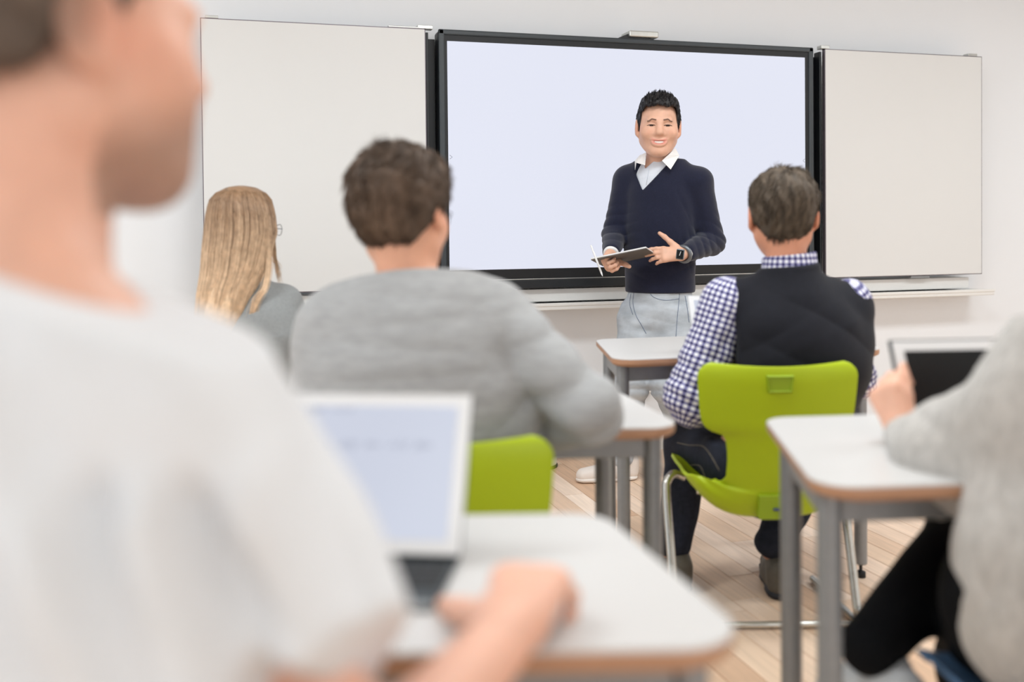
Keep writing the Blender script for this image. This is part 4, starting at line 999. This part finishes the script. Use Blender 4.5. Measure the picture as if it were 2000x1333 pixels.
for a in range(nv_):
    v = a/(nv_-1)
    for b in range(nu_):
        ph = 2*pi*b/nu_; k = .88
        if RW[0][2] and v > .25: k *= 1
        pv.append(hairpt(np.array(ph), np.array(v), k))
fs = [(a*nu_+b, a*nu_+(b+1) % nu_, (a+1)*nu_+(b+1) % nu_, (a+1)*nu_+b) for a in range(nv_-1) for b in range(nu_)]
# leave the face side open below the fringe
face_dir = H.M[:, 1]
keep = []
for f in fs:
    c = np.mean([pv[i] for i in f], axis=0); d = (c-H.c)@H.M/H.s
    if d[1] > .045 and d[2] < .055 and d[2] > -.2: continue
    keep.append(f)
fs = keep+[tuple(range(nu_))[::-1]]
m_blond = attr_mat('blond_hair', rough=.45, noise=(60, .15), spec=.4)
def blondcol(P, rnd):
    v = np.clip((RW[0][2]-P[:, 2])/(RW[0][2]-RW[-1][2]), 0, 1); a = np.array(lin((140, 108, 80))[:3]); b = np.array(lin((234, 202, 168))[:3]); d = np.array(lin((104, 80, 58))[:3])
    s = np.clip(v*1.7-.15+(rnd-.5)*.5, 0, 1)[:, None]; c = a*(1-s)+b*s; k = (rnd[:, None] < .16)*(.7*(1-.6*v[:, None])); return c*(1-k)+d*k
core = meshobj('hair', [np.array(p)-O for p in pv], fs, m_blond, t, True)
at = core.data.attributes.new('Col', 'FLOAT_COLOR', 'POINT'); c_ = blondcol(np.array(pv), .5+.35*np.sin(np.arange(len(pv))*2.3)); at.data.foreach_set('color', np.concatenate([c_, np.ones((len(pv), 1))], 1).ravel())
sm = core.modifiers.new('thick', 'SOLIDIFY'); sm.thickness = .006; sm.offset = -1
g = np.random.default_rng(11); N = 3400; ph0 = g.uniform(pi*.72, 2*pi+.35, N); K_ = 16; vv = np.linspace(0, 1, K_)[None, :]*g.uniform(.86, 1.02, (N, 1))
wv = .03*np.sin(vv*3+g.uniform(0, 6, (N, 1)))*vv+.05*np.sin(ph0[:, None]*4)*vv
A = hairpt(ph0[:, None]+wv, np.clip(vv, 0, 1), (.965+g.uniform(-.03, .035, (N, 1))+.012*np.sin(ph0*11)[:, None]+0*vv)); A[:, 0] = A[:, 0]*.98+np.array([RW[0][0], RW[0][1], RW[0][2]])*.02
A[..., 2] -= np.clip(vv-1, 0, 1)*.2
ribbon('hair_strands', A, .0016, m_blond, core, O, g, blondcol)
# loose locks by the face
lk = []
for i in range(70):
    j = g.normal(0, 2.2); ends = (g.normal(547, 3), g.normal(545, 12)); pts = smooth_path([(505+j, 378, zc+.04), (528+j, 410, zc+.04), (533+j*.8, 455, zc+.035), (536+j, 500, zc+.03), (ends[0], ends[1], zc+.03)], 4)
    lk.append([L(*p) for p in pts])
ribbon('face_locks', np.array(lk), .0014, m_blond, core, O, g, blondcol)
lk = []
for i in range(90):
    j = g.normal(0, 3); pts = smooth_path([(520+j, 450, zc-.07), (525+j, 510, zc-.075), (518+j, 560, zc-.085), (500+j*1.2, 590+g.normal(0, 3), zc-.10), (490+j*1.3, 622+g.normal(0, 8), zc-.105)], 4)
    lk.append([L(*p) for p in pts])
ribbon('shoulder_locks', np.array(lk), .0012, m_blond, core, O, g, blondcol)

# ---- man in the white t-shirt, nearest
t, O = person(-.36, .74, 'man nearest the camera in white t-shirt, turned to the right, forearm on the front desk')
H = HF(L(118, 80, .84), basis((.71, .71, -.03), (0, 0, 1)), 1.18)
nb = L(40, 560, .77); n = unit((.35, 1, -.05))
sp = [(L(40, 800, .75), .15, .11), (L(60, 980, .75), .17, .12), (L(80, 1250, .74), .165, .125), (L(90, 1500, .72), .16, .12), (L(100, 1850, .70), .17, .13)]
sl = L(-380, 900, .66); sr = L(340, 955, .79); er = L(715, 1560, .66); wr = L(1000, 1228, .865); el = L(-560, 1500, .75); wl = el+(.18, .25, .03)
B = Shape(O); fcones(B, sp, -.02, .03, n); B.cone(L(30, 640, .77), H.p(0, -.022, -.04), .066, .06, .03); B.cone(H.p(0, -.01, -.06), L(80, 560, .80), .05, .045, .03)
for s_, e_, w_ in ((sl, el, wl), (sr, er, wr)): B.cone(nb+(0, 0, -.05), s_, .055, .05, .04); limb(B, [s_, e_, w_], [.05, .042, .026])
B.ell(H.p(0, .066, -.083), np.array((.034, .034, .034))*H.s, H.M, .02); B.ell(H.p(.01, .062, -.052), np.array((.036, .030, .036))*H.s, H.M, .02); B.cone(H.p(.048, .0, -.062), H.p(.022, .06, -.096), .026, .026, .02)
hl, hr = L(-150, 1950, .74), L(330, 1950, .76); hl[2] = hr[2] = .50; kl, kr = hl+(.0, .42, .02), hr+(.03, .42, .02); al, ar = kl+(0, -.02, -.4), kr+(.02, 0, -.4)
al[2] = ar[2] = .09
seated_legs(B, hl, hr, kl, kr, al, ar); head(B, H)
hand(B, wr, (.22, 1, .12), (.0, -.1, -1), 1, 1.14, (44, 46, 48, 52), (.6, .75, .35), 25, .34); hand(B, wl, (.3, 1, 0), (0, 0, -1), -1, 1.0)
hc = np.array(lin((118, 94, 78))[:3])
def stub(Q, c):
    w = np.clip((.0-Q[:, 1]-.0+.35*(Q[:, 2]+.02))*30, 0, 1)*np.clip((Q[:, 2]+.05)*30, 0, 1)*.75
    w = np.maximum(w, np.clip((-.045-Q[:, 2]+.3*(Q[:, 1]-.02))*25, 0, 1)*(Q[:, 2] > -.13)*(Q[:, 1] > -.0)*.6)
    return c*(1-w[:, None])+hc*w[:, None]
B.build('body', .005, m_skin, t, skincol((226, 174, 150), H, extra=stub))
m_hair1 = mat('short_brown_hair', (98, 84, 74), .7, noise=(20, .25), spec=.3)
mens_hair(t, O, H, 'hair', m_hair1, (.086, .108, .094), ((.0, .01, .08), (.07, .085, .05)), -.045, 13, 3000, .012, .2, .006)
S = Shape(O); fcones(S, sp, .012, .05, n); S.cone(L(20, 740, .76), L(28, 600, .77), .13, .075, .05)
for s_ in (sl, sr): S.cone(nb+(0, 0, -.07), s_, .062, .074, .05)
sv = er-sr; S.cone(sr, sr+sv*.9, .076, .062, .04); S.cone(sr+(.0, 0, -.06), L(420, 1200, .78), .10, .11, .06); sv2 = el-sl; S.cone(sl, sl+sv2*.7, .085, .08, .04)
dd = unit(sv)
S.func('d', lambda P: .006*wob(P, 7, 41)+.003*wob(P, 16, 42))
S.func('d', folds(L(560, 1050, .70), .22, unit((1, .3, .28)), 21, .03, 5, 2.5)); S.func('d', folds(L(250, 1050, .66), .2, unit((1, 0, .45)), 22, .028, 6, 2.5)); S.func('d', folds(L(300, 1280, .64), .2, unit((1, 0, .8)), 20, .028, 7, 2.5))
S.func('i', lambda P: np.where((P-sr)@unit((1, 0, 0)) > .06, (P-(sr+sv*.72))@dd, -1), k=.004)
S.func('i', lambda P: P[:, 2]-(L(95, 528, .78)[2]-.32*(P[:, 0]-L(95, 555, .78)[0])), k=.006)
def groove(pts, w, A, z, ymax):
    q = np.array([L(a, b, z)[[0, 2]] for a, b in pts])
    def fn(P):
        X = P[:, [0, 2]]; d = np.full(len(P), 9.); tt = np.zeros(len(P))
        for i, (a, b) in enumerate(zip(q, q[1:])):
            ab = b-a; t_ = np.clip(((X-a)@ab)/(ab@ab), 0, 1); e = np.linalg.norm(X-a-t_[:, None]*ab, axis=1); m = e < d; d = np.where(m, e, d); tt = np.where(m, (i+t_)/(len(q)-1), tt)
        return (A*np.exp(-(d/w)**2)-.5*A*np.exp(-((d-2*w)/w)**2))*np.clip(tt*5+.1, 0, 1)*(P[:, 1] < ymax)
    return fn
for pts, w_ in (([(405, 870), (440, 1000), (500, 1150), (560, 1400)], .017), ([(285, 850), (272, 960), (300, 1080), (370, 1240), (400, 1400)], .015), ([(85, 960), (150, 1090), (240, 1230), (330, 1400)], .017), ([(-60, 1010), (20, 1150), (120, 1300)], .017)):
    S.func('d', groove(pts, w_, .020, .66, .80))
S.build('t_shirt', .006, m_tee, t)
S = Shape(O); S.cone(hl, hr, .13, .13, .03); seated_legs(S, hl, hr, kl, kr, al, ar, .014); S.func('i', lambda P: .09-P[:, 2], k=.003); S.build('trousers', .01, m_ddenim, t)
for a in (al, ar):
    hp = np.array([a[0], a[1]-.03, 0]); tp_ = hp+(0, .26, 0); S = Shape(O); shoe(S, hp, tp_); so = S.build('shoe', .009, m_shoe, t); S = Shape(O); sole(S, hp, tp_); S.build('sole', .007, m_sole, so)

# ---- woman at the right
t, O = person(.90, 1.42, 'person at the right edge in light grey wool sweater and black leggings, holding a tablet')
zc = 1.42
H = HF(L(2165, 470, zc+.03), basis((-.35, 1, -.15), (0, 0, 1)), 1.0)
nb = L(2140, 660, zc); n = unit((-.2, 1, 0))
sp = [(L(2140, 720, zc), .13, .09), (L(2150, 800, zc), .14, .10), (L(2195, 900, zc), .14, .10), (L(2205, 1010, zc), .142, .11), (L(2122, 1110, zc), .16, .13), (L(2098, 1185, zc), .155, .14)]
sl, sr = L(2030, 775, zc+.01), L(2250, 760, zc)
el = L(1843, 898, zc+.16); wl = L(1762, 846, 1.70); er = sr+(.1, .12, -.22); wr = L(2010, 815, 1.72)
B = Shape(O); fcones(B, sp, -.025, .03, n); B.cone(nb+(0, 0, -.04), H.p(0, -.015, -.05), .046, .046, .02)
for s_, e_, w_ in ((sl, el, wl), (sr, er, wr)): B.cone(nb+(0, 0, -.03), s_, .04, .04, .03); limb(B, [s_, e_, w_], [.04, .034, .024])
hl, hr = L(2010, 1180, zc+.0), L(2170, 1180, zc+.0); kr = L(1905, 1035, 1.86); ar = L(1700, 1262, 1.64); kl = L(1930, 1300, 1.74); al = L(1935, 1650, 1.62)
al[2] = .085
limb(B, [hr, kr, ar], [.075, .055, .036], .03); limb(B, [hl, kl, al], [.075, .055, .036], .03); head(B, H)
hand(B, wl, (-.25, .45, .9), (.75, .55, .0), -1, .95, (52, 55, 58, 60), (.9, .15, .35), 10, .05); hand(B, wr, (.2, .5, .8), (-.8, .4, .0), 1, .92, (30, 34, 36, 40), (.55, .45, .5), 20, .05)
B.build('body', .0055, m_skin, t, skincol((238, 184, 158), H))
S = Shape(O); fcones(S, sp, .012, .05, n); S.cone(nb+(0, 0, -.05), nb+(0, 0, -.01), .08, .06, .03)
for s_ in (sl, sr): S.cone(nb+(0, 0, -.04), s_, .06, .066, .05)
for s_, e_, w_ in ((sl, el, wl), (sr, er, wr)): S.cone(s_, e_, .078, .072, .04); S.cone(e_, e_+(w_-e_)*.88, .07, .036, .03)
S.cone(el+(0, 0, .01), el+(-.005, 0, -.025), .07, .062, .03)
S.func('d', lambda P: .005*wob(P, 9, 51)+.0022*wob(P, 60, 52)); S.func('d', folds(el, .15, unit((.6, .2, 1)), 34, .012, 3, 4)); S.func('d', folds(L(1975, 960, zc), .12, unit((1, 0, .3)), 26, .012, 4, 3)); S.func('d', folds(L(1950, 1150, zc-.05), .13, unit((1, 0, -.3)), 34, .008, 5, 3))
S.func('i', lambda P: P[:, 2]-(nb[2]+.03), k=.006)
S.build('sweater', .006, m_rsweat, t)
S = Shape(O); S.cone(hl, hr, .12, .12, .03)
limb(S, [hr, kr, ar], [.10, .074, .05], .04); limb(S, [hl, kl, al], [.10, .082, .05], .04); S.func('d', lambda P: .003*wob(P, 16, 6))
dsh = unit(ar-kr); S.func('i', lambda P: np.where((P-kr)@dsh > .15, (P-ar)@dsh-.055, -1)+0, k=.004)
S.func('i', lambda P: np.where(P[:, 2] < .2, .10-P[:, 2], -1), k=.003)
S.build('leggings', .006, m_blackcl, t)
def foot_at(a, d, up, mt1, lbl):
    d = unit(d); up = unit(np.array(up)-d*np.dot(up, d)); h0 = a-up*.06-d*.04
    S = Shape(O); S.cone(a-up*.01, a-up*.03, .038, .04, .02); S.cone(h0+up*.02, h0+d*.11+up*.02, .036, .042, .02); S.cone(h0+d*.10+up*.015, h0+d*.20, .042, .032, .02)
    so = S.build('shoe', .005, mt1, t); S2 = Shape(O); s_ = unit(np.cross(d, up)); S2.cone(h0-up*.02, h0+d*.12-up*.022, .038, .044, .01, up, .35); S2.cone(h0+d*.12-up*.022, h0+d*.20-up*.022, .044, .036, .01, up, .35)
    S2.build('sole', .005, m_shoe, so)
foot_at(ar+(.03, 0, -.03), (-.3, .9, -.3), (.1, .3, .9), m_gshoe, 0); foot_at(al, (-.2, 1, 0), (0, 0, 1), m_gshoe, 0)
g = np.random.default_rng(17); S = Shape(O); S.ell(H.p(0, -.012, .035), np.array((.088, .106, .1)), H.M, .02); S.cone(L(2160, 500, zc-.04), L(2050, 650, zc-.06), .09, .06, .03)
S.func('i', lambda P: (lambda Q: ((Q[:, 1]-.05)-.9*(Q[:, 2]-.06))*.7)(H.inv(P)), k=.006)
m_lb = mat('light_brown_hair', (190, 150, 116), .5, noise=(40, .2), stretch=(1, 1, .3))
S.func('d', lambda P: .003*np.sin(P[:, 0]*230+3*wob(P, 14, 2)))
ho = S.build('hair', .006, m_lb, t); rp, rn = surface_points(ho, 1500, 4)
strands('hair_strands', rp, lambda P, u: np.tile((-.05, -.05, -1.), (len(P), 1)), 4, .07, .0014, m_lb, ho, O, .08, 4)

# ------------------------------------------------------------------ tablets on the desks
TL, TR, BL = L(1740, 667, 1.80), L(2010, 662, 1.80), L(1776, 860, 1.715)
tablet_quad('tablet', TL, TR, BL, .007, 'dark-screened tablet with white bezel held upright at the right desk', 'tablet', m_taboff, m_case, m_case, .020)
TL, TR, BL = L(548, 768, 1.24), L(924, 771, 1.21), L(560, 1078, 1.13)
t, o, ax, c, w, h = tablet_quad('tablet', TL, TR, BL, .007, 'tablet with a lit pale screen standing on the front desk in the foreground', 'tablet', m_tabon, m_case, None, .017)
ex, ey, ez = ax
for r_, (z0, xs) in enumerate(((.075, (-.115, -.03)), (.03, (-.1, .07)))):
    x = xs[0]
    while x < xs[1]:
        wd = random.uniform(.018, .034); pts = []
        for k in range(9): pts.append(c+ex*(x+wd*k/8)+ez*(z0+.004*sin(k*2.3+x*90)+(.003 if k % 3 else -.002))-ey*.0024-o)
        tube('handwriting', pts, .0007, m_ink, t, 4); x += wd+.009
# folding keyboard case of the front tablet
p = (c-ez*h/2); kc = thing('keyboard_case', p[0], p[1], 'charcoal folding keyboard case lying in front of the lit tablet', 'keyboard', None, math.atan2(ex[1], ex[0]), .7505)
box('base', (-w/2+.0, -.125, 0), (w/2-.004, .0, .006), m_case, kc, .002); box('front_rim', (-w/2, -.135, 0), (w/2-.006, -.121, .006), m_casel, kc, .002)
for r_ in range(4):
    for k in range(12): box('key', (-w/2+.012+k*(w-.02)/12, -.088+r_*.019, .006), (-w/2+.012+(k+.88)*(w-.02)/12, -.072+r_*.019, .0078), m_rubber, kc, .0008)
box('stand_flap', (-w/2+.006, .012, 0), (w/2-.004, .018, .10), m_case, kc, .002); kc.children[-1].rotation_euler = (radians(-32), 0, 0)
# small pale tablet before the man in the vest
TL, TR, BL = L(1344, 578, 3.03), L(1560, 574, 3.06), L(1350, 664, 2.97)
tablet_quad('tablet', TL, TR, BL, .006, 'pale tablet edge standing on the back desk, left of the checked sleeve', 'tablet', m_tabon, m_tabw, None, .016)
